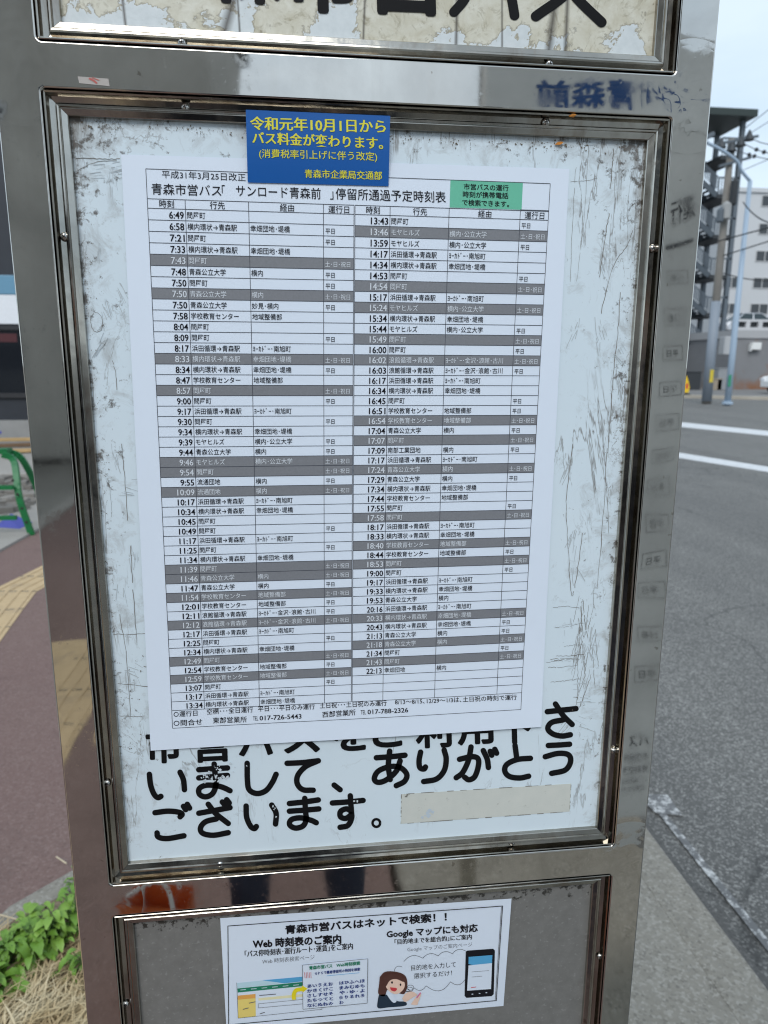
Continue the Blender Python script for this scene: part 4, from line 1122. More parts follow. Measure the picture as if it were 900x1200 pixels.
# rubble
rb = MB()
for k in range(520):
    g = gnd(random.uniform(-60, 70), random.uniform(566, 606), 0.0)
    if g.x > -2.62: continue
    s = random.uniform(0.02, 0.10)
    a = random.random() * 6
    ex = Vector((math.cos(a), math.sin(a), random.uniform(-.3, .3))) * s; ey = Vector((-math.sin(a), math.cos(a), random.uniform(-.3, .3))) * s * random.uniform(.5, .9)
    hz = min(0.35, max(0, (g.y - 7) * 0.05)) * random.random()
    rb.obox(g + Vector((0, 0, s * .4 + hz)), ex, ey, Vector((0, 0, s * random.uniform(.3, .7))))
tag(rb.build('rubble', ground_mat('rubble_stone', (0.10, 0.09, 0.08, 1), (0.30, 0.28, 0.25, 1), 3, bump=0.2), bevel=0.008), 'heap of grey broken stones on the gravel lot', 'rubble', kind='stuff')
rk = random.Random(3)
def plank(p, q, m_, lab, hz=0.08, wz=0.14):
    a, b = gnd(*p), gnd(*q)
    tag(MB().bar(a + Vector((0, 0, hz)), b + Vector((0, 0, hz)), wz, 0.05).build('timber_plank', m_, bevel=0.006), lab, 'timber')
WOODA = plain('timber_tan', (0.45, 0.30, 0.14, 1), 0.8, var=0.3, scale=8)
WOODB = plain('timber_dark', (0.15, 0.09, 0.05, 1), 0.8, var=0.3, scale=8)
BLUEP = plain('blue_plastic', (0.07, 0.08, 0.36, 1), 0.5)
plank((-40, 535), (60, 531), WOODA, 'long tan timber plank lying lower in the stack on the gravel lot', 0.06)
plank((-45, 531), (55, 527), WOODB, 'dark brown timber plank lying behind the tan planks', 0.10)
plank((-30, 527), (70, 525), WOODA, 'tan timber plank at the back of the stack by the shop plinth', 0.16)
plank((-20, 525), (28, 523), BLUEP, 'blue painted plank resting on top of the timber stack', 0.26, 0.1)
cs = MB(); g = gnd(18, 566)
cs.slab([(g.x - 1.2, g.y - 0.4), (g.x + 0.55, g.y - 0.25), (g.x + 0.5, g.y + 0.9), (g.x - 1.3, g.y + 0.8)], 0.02, 0.16)
tag(cs.build('concrete_slab', KERBC, bevel=0.015), 'pale flat concrete slab lying between timber and rubble', 'slab')
GREENP = plain('green_enamel', (0.008, 0.14, 0.04, 1), 0.35, var=0.15)
gt = thing('green_trestle', 'green perforated metal trestle standing on the gravel lot edge', 'trestle', (-2.7, 5.75, 0))
def leg_strip(pts):
    mb = MB()
    P = spline([Vector(p) for p in pts], 5)
    for a, b in zip(P, P[1:]): mb.bar(a, b, 0.05, 0.03, (0, 1, 0))
    return mb
for x, sgn in ((-2.36, 1), (-3.2, -1)):
    for yy in (5.72, 6.15):
        top = (x, 5.935 + (yy - 5.935) * 0.4, 0.70)
        lg = leg_strip([(x, top[1], 0.68), (x + sgn * 0.09, top[1], 0.62), (x + sgn * 0.15, yy, 0.33), (x + sgn * 0.22, yy, 0.0)]).build('leg', GREENP, gt)
        for t in (0.12, 0.24, 0.36, 0.48):
            MB().lathe((x + sgn * (0.22 - 0.20 * t), yy - 0.026, t), [(0.012, 0), (0.012, 0.002)], 10, (0, -1, 0)).build('hole', DARKSLOT, lg)
tb = MB(); tb.bar((-3.25, 5.935, 0.70), (-2.33, 5.935, 0.70), 0.12, 0.04); tb.build('top_rail', GREENP, gt)
for z in (0.16, 0.42): MB().bar((-3.33, 5.70, z), (-2.24, 5.70, z), 0.035, 0.035).build('cross_bar', GREENP, gt)
g = gnd(13, 619, 0)
tag(MB().add([tuple(g + Vector(v)) for v in ((-.16, -.05, .0), (.12, -.12, .02), (.15, .1, .03), (-.05, .16, .10), (-.02, .02, .09))], [(0, 1, 4), (1, 2, 4), (2, 3, 4), (3, 0, 4), (3, 2, 1, 0)]).build('plastic_scrap', BLUEP), 'crumpled blue plastic scrap at the foot of the green trestle', 'scrap')

# ================================================================== RIGHT BACKGROUND
# --- external stair tower
YT = 45.0
STG = plain('stair_steel', (0.06, 0.075, 0.09, 1), 0.5, var=0.15, scale=2)
STD = plain('stair_dark', (0.03, 0.034, 0.038, 1), 0.7)
RAIL = plain('stair_rail_grey', (0.10, 0.12, 0.14, 1), 0.5)
tw = thing('stair_tower', 'tall building with grey steel outside staircase and flat green roof behind the sign', 'building', (26, 47, 0))
def X(px, py, y): return at(px, py, y).x
xr = X(869, 160, YT)            # right column
MB().box(xr - 10, xr + 0.25, YT - 1.1, YT + 3.2, 16.35, 16.75).build('roof', plain('roof_green_grey', (0.022, 0.034, 0.031, 1), 0.6), tw)
MB().box(xr - 14, xr - 1.9, YT + 3.0, YT + 14, 3.0, 16.3).build('wall', plain('tower_wall', (0.15, 0.165, 0.18, 1), 0.7, var=0.1, scale=1), tw)
MB().box(xr - 14, xr - 1.9, YT + 4.0, YT + 14, -0.1, 3.0).build('ground_floor', STD, tw)
for xx, yy in ((xr - 0.12, YT - 0.2), (xr - 0.12, YT + 2.6), (xr - 4.9, YT - 0.2)):
    MB().box(xx - 0.13, xx + 0.13, yy - 0.13, yy + 0.13, -0.1, 16.35).build('column', RAIL, tw)
LV = [2.35, 4.75, 7.15, 9.6, 12.0, 14.3]
for i, z in enumerate(LV):
    lb = MB().box(xr - 1.45, xr, YT - 0.3, YT + 2.9, z - 0.22, z)
    ld = lb.build('landing', STD, tw)
    rm_ = MB()
    rm_.box(xr - 1.4, xr - 0.05, YT - 0.33, YT - 0.27, z + 0.95, z + 1.05)
    for k in range(9): rm_.box(xr - 1.4 + 0.165 * k, xr - 1.36 + 0.165 * k, YT - 0.32, YT - 0.28, z, z + 0.95)
    rm_.build('railing', RAIL, ld)
    if i == 0: continue
    zl = LV[i - 1]
    # front flight from this landing's lower neighbour up to the left half landing
    hx = xr - 4.4; zh = zl + 2.0
    fl = MB()
    for yy in (YT - 0.25, YT + 1.0): fl.bar((xr - 1.45, yy, zl - 0.05), (hx, yy, zh + 0.1), 0.06, 0.34)
    for k in range(11):
        t = (k + .5) / 11
        fl.box(xr - 1.45 + (hx - xr + 1.45) * t - 0.15, xr - 1.45 + (hx - xr + 1.45) * t + 0.15, YT - 0.22, YT + 0.98, zl + 2.05 * t - 0.03, zl + 2.05 * t + 0.02)
    ff = fl.build('flight', STG, tw)
    pl = MB()
    a0, b0 = Vector((xr - 1.45, YT - 0.3, zl + 0.25)), Vector((hx, YT - 0.3, zh + 0.4))
    for k in range(26):
        p = a0 + (b0 - a0) * (k / 25); pl.box(p.x - 0.03, p.x + 0.03, YT - 0.31, YT - 0.285, p.z, p.z + 0.72)
    pl.bar(a0 + Vector((0, 0, .75)), b0 + Vector((0, 0, .75)), 0.05, 0.07)
    pl.build('railing', RAIL, ff)
    bk = MB()
    for yy in (YT + 1.35, YT + 2.7): bk.bar((hx, yy, zh), (xr - 1.45, yy, z - 0.1), 0.06, 0.32)
    for k in range(5):
        t = (k + .5) / 5; bk.box(hx + (xr - 1.45 - hx) * t - 0.3, hx + (xr - 1.45 - hx) * t + 0.3, YT + 1.38, YT + 2.67, zh + (z - zh) * t - 0.06, zh + (z - zh) * t)
    bk.build('flight', STD, tw)
# --- white apartment block
YA = 62.0
ap = thing('apartment_building', 'white apartment block with rows of dark sliding windows at right edge', 'building', (52, YA + 5, 0))
xa = X(843, 320, YA)
APW = plain('white_render', (0.52, 0.53, 0.54, 1), 0.8, var=0.05, scale=0.5)
wl = MB(); wl.box(xa, xa + 40, YA, YA + 12, -0.1, 16.3); wl.build('wall', APW, ap)
MB().box(xa - 0.15, xa + 40.15, YA - 0.15, YA + 12.1, 16.302, 16.65).build('parapet', APW, ap)
WGL = plain('dark_glass', (0.05, 0.055, 0.06, 1), 0.15); WFR = plain('alu_frame', (0.5, 0.5, 0.5, 1), 0.5)
for rowpx in (235, 268, 300, 331.5, 362):
    for j in range(7):
        z = at(880, rowpx, YA).z
        x = xa + 0.35 + j * 2.95
        if j == 0 and rowpx < 310: continue
        wf = MB()
        for (a, b, c, d) in ((x, x + 1.75, z + .42, z + .48), (x, x + 1.75, z - .48, z - .42), (x, x + .06, z - .42, z + .42), (x + 1.69, x + 1.75, z - .42, z + .42), (x + .84, x + .91, z - .42, z + .42)): wf.box(a, b, YA - .06, YA - 0.004, c, d)
        f = wf.build('window', WFR, ap)
        MB().box(x + .06, x + .84, YA - .03, YA - .008, z - .42, z + .42).box(x + .91, x + 1.69, YA - .03, YA - .008, z - .42, z + .42).build('pane', WGL, f)
# --- parking deck
YD = 40.0
pk = thing('parking_deck', 'low grey concrete parking deck with pierced parapet and a rust stained wall', 'parking deck', (34, YD + 6, 0))
x0 = X(857, 420, YD)
def rustwall():
    k = Mat('deck_wall', (0.20, 0.20, 0.205, 1), 0.85)
    c = k.mix(k.noise(0.9, 5), (0.16, 0.16, 0.165, 1), (0.23, 0.23, 0.235, 1))
    sx = k.n('ShaderNodeSeparateXYZ'); k.l(k.tc.outputs['Generated'], sx.inputs[0])
    lo = k.ramp(sx.outputs[2], [(0.0, (0.34,) * 3), (0.55, (0.06,) * 3), (0.8, (-0.2,) * 3)])
    xx = k.ramp(sx.outputs[0], [(0.0, (-0.1,) * 3), (0.05, (0.1,) * 3), (0.10, (0.16,) * 3), (0.14, (0.0,) * 3), (0.3, (-0.1,) * 3)])
    v = k.math('ADD', k.noise(1.1, 6, 0.65), k.math('ADD', lo, xx))
    c = k.mix(k.math('MULTIPLY', k.rmp(v, 0.72, 1.0), 0.9), c, (0.22, 0.095, 0.04, 1))
    k.color(c); return k.m
MB().box(x0, x0 + 24, YD, YD + 14, -0.1, 3.0).build('wall', rustwall(), pk)
MB().box(x0 - 0.1, x0 + 24, YD - 0.08, YD + 14, 3.002, 3.45).build('deck_slab', plain('deck_slab', (0.36, 0.36, 0.365, 1), 0.8), pk)
pr = MB()
pr.box(x0 - 0.1, x0 + 24, YD - 0.08, YD + 0.1, 3.452, 3.62); pr.box(x0 - 0.1, x0 + 24, YD - 0.08, YD + 0.1, 3.95, 4.08)
k = 0
while x0 - 0.1 + k * 0.78 < x0 + 24:
    pr.box(x0 - 0.1 + k * 0.78, x0 + 0.16 + k * 0.78, YD - 0.075, YD + 0.095, 3.62, 3.95); k += 1
MB().box(x0 - 0.09, x0 + 23.9, YD + 0.105, YD + 0.15, 3.46, 3.94).build('opening_shade_strip', STD, pk)  # dark strip added behind the parapet so its openings look shaded
pr.build('parapet', plain('parapet_concrete', (0.52, 0.52, 0.53, 1), 0.8, var=0.1, scale=1), pk)
wlp = at(883, 406, YD)
tag(MB().box(wlp.x - 0.28, wlp.x + 0.3, YD - 0.32, YD - 0.004, wlp.z - 0.2, wlp.z + 0.22).box(wlp.x - 0.34, wlp.x - 0.281, YD - 0.3, YD - 0.004, wlp.z - 0.3, wlp.z + 0.1).build('wall_lamp', plain('lamp_white', (0.7, 0.7, 0.68, 1), 0.5), pk, bevel=0.03))
# --- cars
def car(name_label, loc, rz, paint, ):
    t = thing('parked_car', name_label, 'car', loc, 'cars parked across the road', 0)
    Lh, Wd = 2.05, 0.82
    prof = [(-2.05, .32), (-2.08, .62), (-1.95, .86), (-1.25, .97), (1.05, .97), (1.85, .90), (2.05, .65), (2.03, .32)]
    b = MB()
    secs = [(-0.82, 0.95), (-0.74, 1.0), (0.74, 1.0), (0.82, 0.95)]
    n = len(prof)
    vs = [(loc[0] + x * s, loc[1] + y, loc[2] + z) for (y, s) in secs for (x, z) in prof]
    fs = [tuple(range(n)), tuple(3 * n + i for i in range(n))[::-1]]
    for k in range(3): fs += [(k * n + i, (k + 1) * n + i, (k + 1) * n + (i + 1) % n, k * n + (i + 1) % n) for i in range(n)]
    b.add(vs, fs); b.build('body', paint, t, smooth=False, bevel=0.04)
    def cabin(sh, z0, z1, mm, nm, inset=0.0, m2=0):
        c = MB()
        lo = [(-1.35 + inset, -0.76), (1.15 - inset, -0.76), (1.15 - inset, 0.76), (-1.35 + inset, 0.76)]
        hi = [(-0.78, -0.62), (0.55, -0.62), (0.55, 0.62), (-0.78, 0.62)]
        c.add([(loc[0] + x, loc[1] + y, loc[2] + z0) for x, y in lo] + [(loc[0] + x, loc[1] + y, loc[2] + z1) for x, y in hi],
              [(0, 1, 5, 4), (1, 2, 6, 5), (2, 3, 7, 6), (3, 0, 4, 7), (4, 5, 6, 7), (3, 2, 1, 0)])
        return c.build(nm, mm, t, bevel=0.03)
    cabin(0, 0.965, 1.42, CGL, 'windows')
    rf = MB().box(loc[0] - .80, loc[0] + .57, loc[1] - .63, loc[1] + .63, loc[2] + 1.415, loc[2] + 1.47)
    for (xa_, xb_) in ((-1.33, -0.78), (-0.12, -0.10), (1.13, 0.55)):
        for s in (-1, 1): rf.bar((loc[0] + xa_, loc[1] + s * .765, loc[2] + .97), (loc[0] + xb_, loc[1] + s * .63, loc[2] + 1.43), 0.07, 0.05)
    rf.build('roof', paint, t, bevel=0.02)
    for x in (-1.3, 1.3):
        for s in (-1, 1):
            c = (loc[0] + x, loc[1] + s * 0.66, loc[2] + .31)
            wh = MB().lathe(c, [(0.2, 0), (0.30, 0.0), (0.31, 0.03), (0.31, 0.17), (0.29, 0.19), (0.2, 0.19)], 18, (0, s, 0)).build('wheel', TYRE, t)
            MB().lathe((c[0], c[1] + s * .19, c[2]), [(0.2, 0), (0.18, 0.012), (0.05, 0.02)], 14, (0, s, 0)).build('rim', WFR, wh)
    for s in (-1, 1):
        MB().box(loc[0] - 2.085, loc[0] - 1.95, loc[1] + s * .6 - .17, loc[1] + s * .6 + .17, loc[2] + .66, loc[2] + .78).build('headlight', plain('headlight_glass', (.75, .77, .8, 1), .15), t, bevel=.02)
        MB().box(loc[0] + 1.93, loc[0] + 2.07, loc[1] + s * .62 - .14, loc[1] + s * .62 + .14, loc[2] + .68, loc[2] + .84).build('tail_light', plain('tail_light_red', (.4, .03, .03, 1), .2), t, bevel=.02)
    if rz:
        t.rotation_euler.z = rz
    return t
CGL = plain('car_glass', (0.03, 0.045, 0.05, 1), 0.06); TYRE = plain('tyre', (0.02, 0.02, 0.02, 1), 0.8)
SILV = plain('silver_paint', (0.55, 0.57, 0.60, 1), 0.25, 0.3, var=0.03); WHTP = plain('white_paint', (0.78, 0.78, 0.77, 1), 0.25, var=0.03)
ca = at(878, 366, 47)
car('silver car parked behind the parapet on the upper deck, nearer the lamp post', (ca.x, 47, 3.46), 0, SILV)
cb = at(908, 366, 47)
car('white car parked on the upper deck, cut off by the right edge', (cb.x + 1.0, 47.2, 3.46), 0, WHTP)
cc = at(893, 448, 33)
car('white car at street level below the deck, nose at the right edge', (cc.x + 2.75, 33.4, 0.0), 0, WHTP)
# --- utility pole with crossarm
pb, pt = gnd(828, 470, 0.0), None
YU = pb.y
zt = at(853, 163, YU).z
CPOLE = plain('pole_concrete', (0.20, 0.185, 0.165, 1), 0.8, var=0.15, scale=3)
up = thing('utility_pole', 'grey brown concrete utility pole with crossarms and transformer beyond the road', 'utility pole', (pb.x, YU, 0))
MB().tube([(pb.x, YU, -0.1), (pb.x, YU, zt)], [0.185, 0.12], 14).build('pole', CPOLE, up, smooth=True)
MB().tube([(pb.x, YU, 0.0), (pb.x, YU, 3.9)], [0.195, 0.178], 14).build('blue_wrap', plain('pale_blue_wrap', (0.24, 0.275, 0.32, 1), 0.6), up, smooth=True)
MB().box(pb.x - 0.08, pb.x + 0.07, YU - 0.205, YU - 0.19, 0.75, 1.25).build('yellow_plate', plain('yellow_plate', (0.65, 0.5, 0.05, 1), 0.5), up)
xarm = []
for (z, L_, R2) in ((zt - 0.25, 0.7, 0.95), (zt - 1.0, 0.5, 0.75)):
    MB().bar((pb.x - L_, YU - 0.16, z + 0.0), (pb.x + R2, YU - 0.16, z + 0.35), 0.09, 0.09).build('crossarm', RAIL, up); xarm.append(z)
INS = plain('insulator', (0.03, 0.035, 0.04, 1), 0.4)
ipos = []
for px, py in ((878, 159), (868, 166), (857, 172), (845, 168)):
    p = at(px, py, YU - 0.16); ipos.append(p)
    MB().lathe(p, [(0.03, 0.2), (0.10, 0.05), (0.20, -0.16), (0.16, -0.17), (0.03, -0.2)], 12).build('insulator', INS, up)
for px, py, r, h, mm, nm in ((851, 248, 0.17, 0.5, plain('transformer_grey', (0.36, 0.36, 0.35, 1), 0.5), 'transformer'), (860, 226, 0.13, 0.8, STD, 'switch_box'), (844, 253, 0.13, 0.4, RAIL, 'transformer')):
    p = at(px, py, YU - 0.3); MB().lathe(p, [(r * .7, -h / 2 - .04), (r, -h / 2), (r, h / 2), (r * .7, h / 2 + .06), (r * .2, h / 2 + .12)], 14).build(nm, mm, up, smooth=False)
p = at(847, 405, YU); MB().box(p.x - .12, p.x + .16, YU - .3, YU + .1, p.z - .35, p.z + .35).build('meter_box', WFR, up, bevel=.02)
# --- street lamp
lb_ = gnd(852.5, 472, 0.0); YL = lb_.y
LPM = plain('pale_blue_steel', (0.33, 0.42, 0.52, 1), 0.45, 0.0, var=0.06)
la = thing('street_lamp', 'slim pale blue street lamp post with curved arm beside the road', 'street lamp', (lb_.x, YL, 0))
ztop = at(870, 212, YL).z
MB().tube([(lb_.x, YL, -0.1), (lb_.x, YL, 2.0), (lb_.x, YL, ztop)], [0.125, 0.115, 0.075], 14).build('post', LPM, la, smooth=True)
arm = [(lb_.x, YL, ztop)] + [tuple(at(px, py, YL)) for px, py in ((869.0, 200), (866, 192), (860, 185.5), (846, 176), (828, 167))]
MB().tube(spline(arm, 4), 0.055, 10).build('arm', LPM, la, smooth=True)
hp_ = at(822, 164, YL)
MB().obox(hp_, (0.42, 0, 0.2), (0, 0.14, 0), (-0.03, 0, 0.07)).build('lamp_head', RAIL, la, bevel=0.03)
p = at(852.5, 446, YL); MB().box(p.x - .05, p.x + .06, YL - .15, YL - .128, p.z - .22, p.z + .22).build('green_plate', plain('green_plate', (0.03, 0.25, 0.14, 1), 0.5), la)
MB().lathe((lb_.x, YL, 0.0), [(0.2, -0.05), (0.2, 0.04), (0.13, 0.06)], 14).build('base_plate', LPM, la)
# --- yellow banner
yb = gnd(804, 463, 0.0)
ybn = thing('banner_stand', 'bright yellow safety banner on a short stand beyond the road', 'banner', tuple(yb))
z0_, z1_ = at(804, 462, yb.y).z, at(804, 440, yb.y).z
MB().prism([(yb.x - .06, yb.y, z1_), (yb.x + .05, yb.y, z1_ - .25), (yb.x + .15, yb.y, z1_ - .55), (yb.x + .12, yb.y, .12), (yb.x - .14, yb.y, .12), (yb.x - .17, yb.y, z1_ - .55)], (0, 0.05, 0)).build('banner', plain('banner_yellow', (0.80, 0.52, 0.02, 1), 0.5), ybn)
MB().box(yb.x - .06, yb.x + .07, yb.y - .006, yb.y - .002, z1_ - .62, z1_ - .38).build('red_spot', plain('banner_red', (0.6, 0.08, 0.04, 1), 0.5), ybn)
MB().lathe((yb.x, yb.y + .02, 0), [(0.22, 0), (0.22, 0.05), (0.05, 0.12)], 12).build('foot', STD, ybn)
# clutter under the stairs
for px, w_, h_, lab, mm in ((812, 0.9, 1.0, 'dark grey storage box under the stairs near the yellow banner', STD), (838, 0.8, 0.6, 'low tan crate at the pole foot under the stairs', plain('crate_tan', (.30, .25, .19, 1))), (846, 0.6, 1.2, 'narrow grey locker between the pole and the lamp post', plain('locker_grey', (.26, .27, .28, 1)))):
    g = at(px, 456, 39.0)
    b_ = MB().box(g.x - w_ / 2, g.x + w_ / 2, 39, 39.7, 0.0, h_).box(g.x - w_ / 2 - .03, g.x + w_ / 2 + .03, 38.97, 39.73, h_ + .002, h_ + .06)
    tag(b_.build('storage_box', mm, bevel=0.02), lab, 'box')
# --- overhead wires
WIRE = plain('wire_black', (0.02, 0.02, 0.022, 1), 0.6)
def wire(p, q, y0, y1, sag, r, lab, beads=()):
    a, b = at(*p, y0), at(*q, y1)
    b = a + (b - a) * 1.6
    pts = [a + (b - a) * t + Vector((0, 0, -sag * 4 * t * (1 - t))) for t in [k / 14 for k in range(15)]]
    mb = MB().tube(pts, r, 6)
    for t in beads:
        c = a + (b - a) * t + Vector((0, 0, -sag * 4 * t * (1 - t))); d = (b - a).normalized()
        mb.tube([c - d * .16, c, c + d * .16], [.03, .07, .03], 8)
    tag(mb.build('overhead_wire', WIRE, smooth=True), lab, 'wire', 'overhead wires beyond the road')
wire((871, 152), (900, 129), YU, 24, 0, .013, 'steep overhead wire, highest of those leaving the pole to the right')
wire((873, 160), (900, 143), YU, 24, 0, .011, 'thin overhead wire just under the highest steep wire')
wire((880, 161), (900, 165), YU, 22, 0.1, .014, 'overhead wire leaving the outermost insulator almost level')
wire((870, 167), (900, 175.5), YU, 22, 0.1, .014, 'overhead wire with two dark beads, upper of the beaded pair', (.38, .55))
wire((858, 174), (900, 182.5), YU, 22, 0.1, .014, 'overhead wire with beads running from the lowest insulator', (.33, .42))
wire((872, 199), (900, 187), YU, 24, 0, .011, 'thin rising overhead wire crossing sky above the white apartment block')
wire((871, 237), (900, 251), YL, 22, 0.25, .022, 'sagging thick cable from the lamp post across the apartment wall')
wire((840, 283), (900, 267), YU, 24, 0, .024, 'thick dark cable rising to the right over the second window row')
wire((846, 300), (900, 283), YU, 24, 0, .022, 'dark cable rising to the right over the third window row')
wire((842, 318), (900, 323), YU, 26, 0.2, .02, 'lowest dark cable, nearly level, above the parked cars')

# ================================================================== BEHIND THE CAMERA (seen in the polished frame)
YB = 1.1
def MIR(px, py, lift=0.0):
    q = at(px, py, YB); return Vector((q.x, -YB + lift, q.z))
bs = thing('notice_shelter', 'grey shelter wall with blue bus stop name seen mirrored in the steel frame', 'shelter', (1.0, -1.2, 0))
MB().box(0.60, 1.62, -YB - 0.03, -YB, 0.25, 1.905).build('notice_wall', plain('shelter_grey', (0.74, 0.735, 0.71, 1), 0.5, var=0.06), bs)
MB().box(0.555, 1.66, -YB - 0.04, -YB, 1.908, 2.13).build('name_board', plain('name_board', (0.80, 0.80, 0.78, 1), 0.5), bs)
for x in (0.575, 1.64): MB().box(x - 0.018, x + 0.018, -YB - 0.075, -YB - 0.042, 0.0, 2.10).build('post', STEEL, bs)
nm = MB(); put_text(nm, MIR, 'サンロード青森前', (934, 141), (634, 126), 40, 0.03, 3, 0.001); nm.build('blue_lettering', plain('blue_lettering', rgb(28, 78, 140), 0.4), bs, fix=False)
rw = MB()
put_text(rw, MIR, '運行', (818, 256), (784, 266), 26, 0.01, 2, 0.001)
stroke(rw, MIR, [(780, 285), (816, 279)], 4, 0.001, smooth=False)
for i, cy in enumerate((322, 367, 412, 457, 498, 538, 577, 615, 654, 690, 740, 789)):
    cx = 797 - (cy - 322) * 0.083; hw = 17; hh = 10
    P = [(cx - hw, cy - hh + 2), (cx + hw, cy - hh), (cx + hw, cy + hh - 2), (cx - hw, cy + hh)]
    for a, b in zip(P, P[1:] + P[:1]): stroke(rw, MIR, [a, b], 0.6, 0.001, smooth=False)
    put_text(rw, MIR, random.choice(('平日', '土･日･祝日', '平日')), (cx + hw * .6, cy + 5), (cx - hw * .6, cy + 6), 10, 0.0, 2, 0.001)
put_text(rw, MIR, 'バス', (762, 874), (736, 876), 16, 0.01, 2, 0.001)
for i in range(4): put_text(rw, MIR, ('市営業所', '時刻検索', 'ご案内', '運行日')[i], (762 - i, 890 + 13 * i), (728 - i, 892 + 13 * i), 9, 0.0, 2, 0.001)
rw.build('printed_rows', plain('faded_print', rgb(72, 72, 76), 0.6), bs, fix=False)
ob = thing('concrete_building', 'grey concrete building behind the viewer, seen mirrored in the left frame bar', 'building', (-8, -16, 0))
MB().box(-20, -1.1, -20, -12, -0.1, 9).build('wall', plain('old_concrete', (0.44, 0.42, 0.385, 1), 0.8, var=0.25, scale=1.2), ob)
MB().box(-20.2, -0.9, -20.2, -11.8, 9.002, 9.4).build('roof', STD, ob)
for r_ in range(3):
    for j in range(6):
        x = -3.4 - j * 2.8; z = 1.0 + r_ * 2.8
        f = MB().box(x, x + 1.7, -12.004, -11.95, z, z + 1.4).build('window', WFR, ob)
        MB().box(x + .08, x + 1.62, -11.948, -11.93, z + .08, z + 1.32).build('pane', WGL, f)

# ================================================================== THE PHOTOGRAPHER (seen only as a reflection in the steel)
def skin_body():
    V = dict(pel=(0, -1.02, .93, .14, .105), sp=(0, -1.03, 1.12, .13, .095), ch=(0, -1.02, 1.30, .155, .11), nk=(0, -1.0, 1.46, .055, .055), hd=(0.01, -.965, 1.55, .07, .085), top=(0.015, -.97, 1.655, .072, .088),
             sl=(-.17, -1.02, 1.38, .065, .065), el=(-.255, -1.03, 1.12, .052, .052), wl=(-.275, -.96, .88, .034, .034), hl=(-.28, -.92, .80, .034, .022),
             sr=(.17, -1.02, 1.38, .065, .065), er=(.20, -.90, 1.15, .052, .052), wr=(.215, -.665, 1.325, .034, .034), hr=(.205, -.585, 1.365, .034, .022),
             pl=(-.09, -1.02, .86, .10, .10), kl=(-.11, -.99, .48, .068, .068), al=(-.12, -1.03, .09, .045, .045), tl=(-.14, -.85, .045, .045, .03),
             pr=(.09, -1.02, .86, .10, .10), kr=(.11, -.99, .48, .068, .068), ar=(.12, -1.03, .09, .045, .045), tr=(.14, -.85, .045, .045, .03))
    E_ = [('pel', 'sp'), ('sp', 'ch'), ('ch', 'nk'), ('nk', 'hd'), ('hd', 'top'), ('ch', 'sl'), ('sl', 'el'), ('el', 'wl'), ('wl', 'hl'), ('ch', 'sr'), ('sr', 'er'), ('er', 'wr'), ('wr', 'hr'),
          ('pel', 'pl'), ('pl', 'kl'), ('kl', 'al'), ('al', 'tl'), ('pel', 'pr'), ('pr', 'kr'), ('kr', 'ar'), ('ar', 'tr')]
    # five fingers on each hand, curled round the bag strap and the phone
    for sd, hx, hy, hz, wx in (('l', -.28, -.92, .80, -1), ('r', .205, -.585, 1.365, 1)):
        for f in range(4):
            o = (f - 1.5) * 0.019
            if sd == 'l':
                a = (hx + .004, hy + .035 - o * .2, hz - .035 + o); b = (hx + .03, hy + .03, hz - .06 + o); c = (hx + .045, hy + .005, hz - .05 + o)
            else:
                a = (hx - .01, hy + .03, hz + .02 + o); b = (hx - .035, hy + .055, hz + .025 + o); c = (hx - .06, hy + .055, hz + .02 + o)
            for nm_, p, r in (('a', a, .0095), ('b', b, .0085), ('c', c, .007)): V['%s%d%s' % (sd, f, nm_)] = (*p, r, r)
            E_ += [('h' + sd, '%s%da' % (sd, f)), ('%s%da' % (sd, f), '%s%db' % (sd, f)), ('%s%db' % (sd, f), '%s%dc' % (sd, f))]
        t1 = (hx - .035 * wx, hy + .02, hz + .03); t2 = (hx - .05 * wx, hy + .045, hz + .035 + (.02 if sd == 'r' else -.03))
        V[sd + 't1'] = (*t1, .011, .011); V[sd + 't2'] = (*t2, .008, .008)
        E_ += [('h' + sd, sd + 't1'), (sd + 't1', sd + 't2')]
    for n_ in list(V):
        if n_ not in ('wr', 'hr') and not (n_[0] == 'r' and len(n_) == 3): V[n_] = (V[n_][0] + .13,) + tuple(V[n_][1:])
    names = list(V); idx = {n_: i for i, n_ in enumerate(names)}
    me = bpy.data.meshes.new('person_skin'); me.from_pydata([V[n_][:3] for n_ in names], [(idx[a], idx[b]) for a, b in E_], [])
    o = bpy.data.objects.new('person_skin', me); col.objects.link(o)
    o.modifiers.new('skin', 'SKIN'); sub = o.modifiers.new('sub', 'SUBSURF'); sub.levels = sub.render_levels = 2
    for i, n_ in enumerate(names):
        sv = me.skin_vertices[0].data[i]; sv.radius = V[n_][3:5]; sv.use_root = (n_ == 'pel')
    dg = bpy.context.evaluated_depsgraph_get(); dg.update()
    m2 = bpy.data.meshes.new_from_object(o.evaluated_get(dg))
    bpy.data.objects.remove(o)
    return m2
pm = skin_body(); pm.name = 'body'
for mm in (plain('skin', (0.52, 0.31, 0.22, 1), 0.5), plain('dark_jacket', (0.022, 0.024, 0.032, 1), 0.8), plain('dark_jeans', (0.03, 0.036, 0.06, 1), 0.85), plain('black_shoes', (0.015, 0.015, 0.015, 1), 0.5)): pm.materials.append(mm)
for p in pm.polygons:
    c = p.center; p.use_smooth = True
    hand = min((c - Vector((-.15, -.91, .79))).length, (c - Vector((.19, -.57, 1.37))).length) < 0.085
    p.material_index = 0 if (c.z > 1.47 or hand) else 3 if c.z < 0.085 else 2 if (c.z < 0.88 and abs(c.x - .13) < .235) else 1
ps = thing('person', 'photographer in a dark jacket raising a phone, mirrored in the steel frame', 'person', (0, -1.02, 0))
pm.transform(Matrix.Translation((0, 1.02, 0)))
po = bpy.data.objects.new('body', pm); col.objects.link(po); po.parent = ps
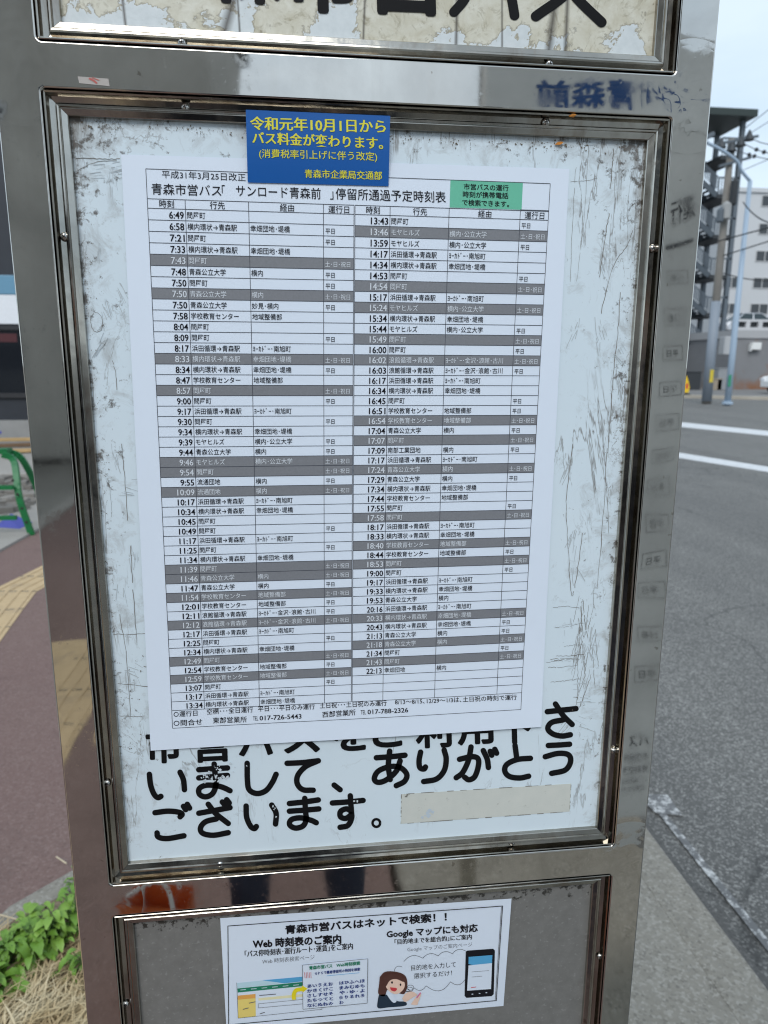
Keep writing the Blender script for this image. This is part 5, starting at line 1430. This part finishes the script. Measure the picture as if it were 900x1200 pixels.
hm_ = MB()
nr, nc = 9, 16
vs_ = [(0.143 + .098 * math.sin(R_(10 + 11 * i)) * math.cos(2 * math.pi * k_ / nc), -.985 + .108 * math.sin(R_(10 + 11 * i)) * math.sin(2 * math.pi * k_ / nc), 1.60 + .135 * math.cos(R_(10 + 11 * i)) + (0.05 * max(0, math.sin(2 * math.pi * k_ / nc)) * (i / nr))) for i in range(nr) for k_ in range(nc)]
hm_.add(vs_, [(i * nc + k_, i * nc + (k_ + 1) % nc, (i + 1) * nc + (k_ + 1) % nc, (i + 1) * nc + k_) for i in range(nr - 1) for k_ in range(nc)] + [tuple(range(nc))])
hm_.build('hair', plain('black_hair', (0.015, 0.012, 0.01, 1), 0.6, var=0.3), ps, smooth=True)
MB().lathe((0.142, -.885, 1.575), [(0.016, 0), (0.013, 0.012), (0.004, 0.024)], 10, (0, 1, -0.25)).build('nose', pm.materials[0], ps, smooth=True)
for x in (.108, .176): MB().lathe((x, -.888, 1.605), [(0.011, 0), (0.009, 0.004), (0.003, 0.006)], 10, (0, 1, 0)).build('eye', DARKSLOT, ps, smooth=True)
MB().box((.118), .166, -.895, -.884, 1.538, 1.546).build('mouth', plain('lips', (0.4, 0.16, 0.14, 1), 0.5), ps, bevel=.003)
for x in (.058, .228): MB().obox((x, -.965, 1.585), (.008, 0, 0), (0, .02, 0), (0, 0, .033)).build('ear', pm.materials[0], ps, bevel=.006)
ph_ = thing('smartphone', 'dark smartphone held up by the photographer at the lens position', 'phone', (0.15, -.52, 1.40))
MB().box(.112, .188, -.525, -.516, 1.315, 1.470).build('case', plain('phone_black', (0.02, 0.02, 0.022, 1), 0.3), ph_, bevel=.004)
MB().box(.116, .184, -.5262, -.5254, 1.322, 1.463).build('screen', plain('phone_glass', (0.03, 0.03, 0.035, 1), 0.08), ph_)
bg_ = thing('tote_bag', 'small orange shopping bag standing on the paving, mirrored in the lower frame bar', 'bag', (-.27, -.95, 0))
bm_ = MB()
q4 = [(-.25, -1.0), (-.10, -.97), (-.10, -.87), (-.25, -.90)]
bm_.add([(x, y, .006) for x, y in q4] + [(x * .96 - .01, y, .27) for x, y in q4], [(0, 1, 5, 4), (1, 2, 6, 5), (2, 3, 7, 6), (3, 0, 4, 7), (3, 2, 1, 0)])
bm_.build('bag_body', plain('orange_cloth', (0.55, 0.12, 0.025, 1), 0.7), bg_, bevel=.01)
for y in (-.885, -.985): MB().tube(spline([(-.22, y, .265), (-.21, y, .34), (-.18, y, .37), (-.15, y + .01, .34), (-.14, y + .015, .265)], 5), .006, 6).build('strap', plain('white_strap', (.6, .58, .55, 1), .7), bg_)
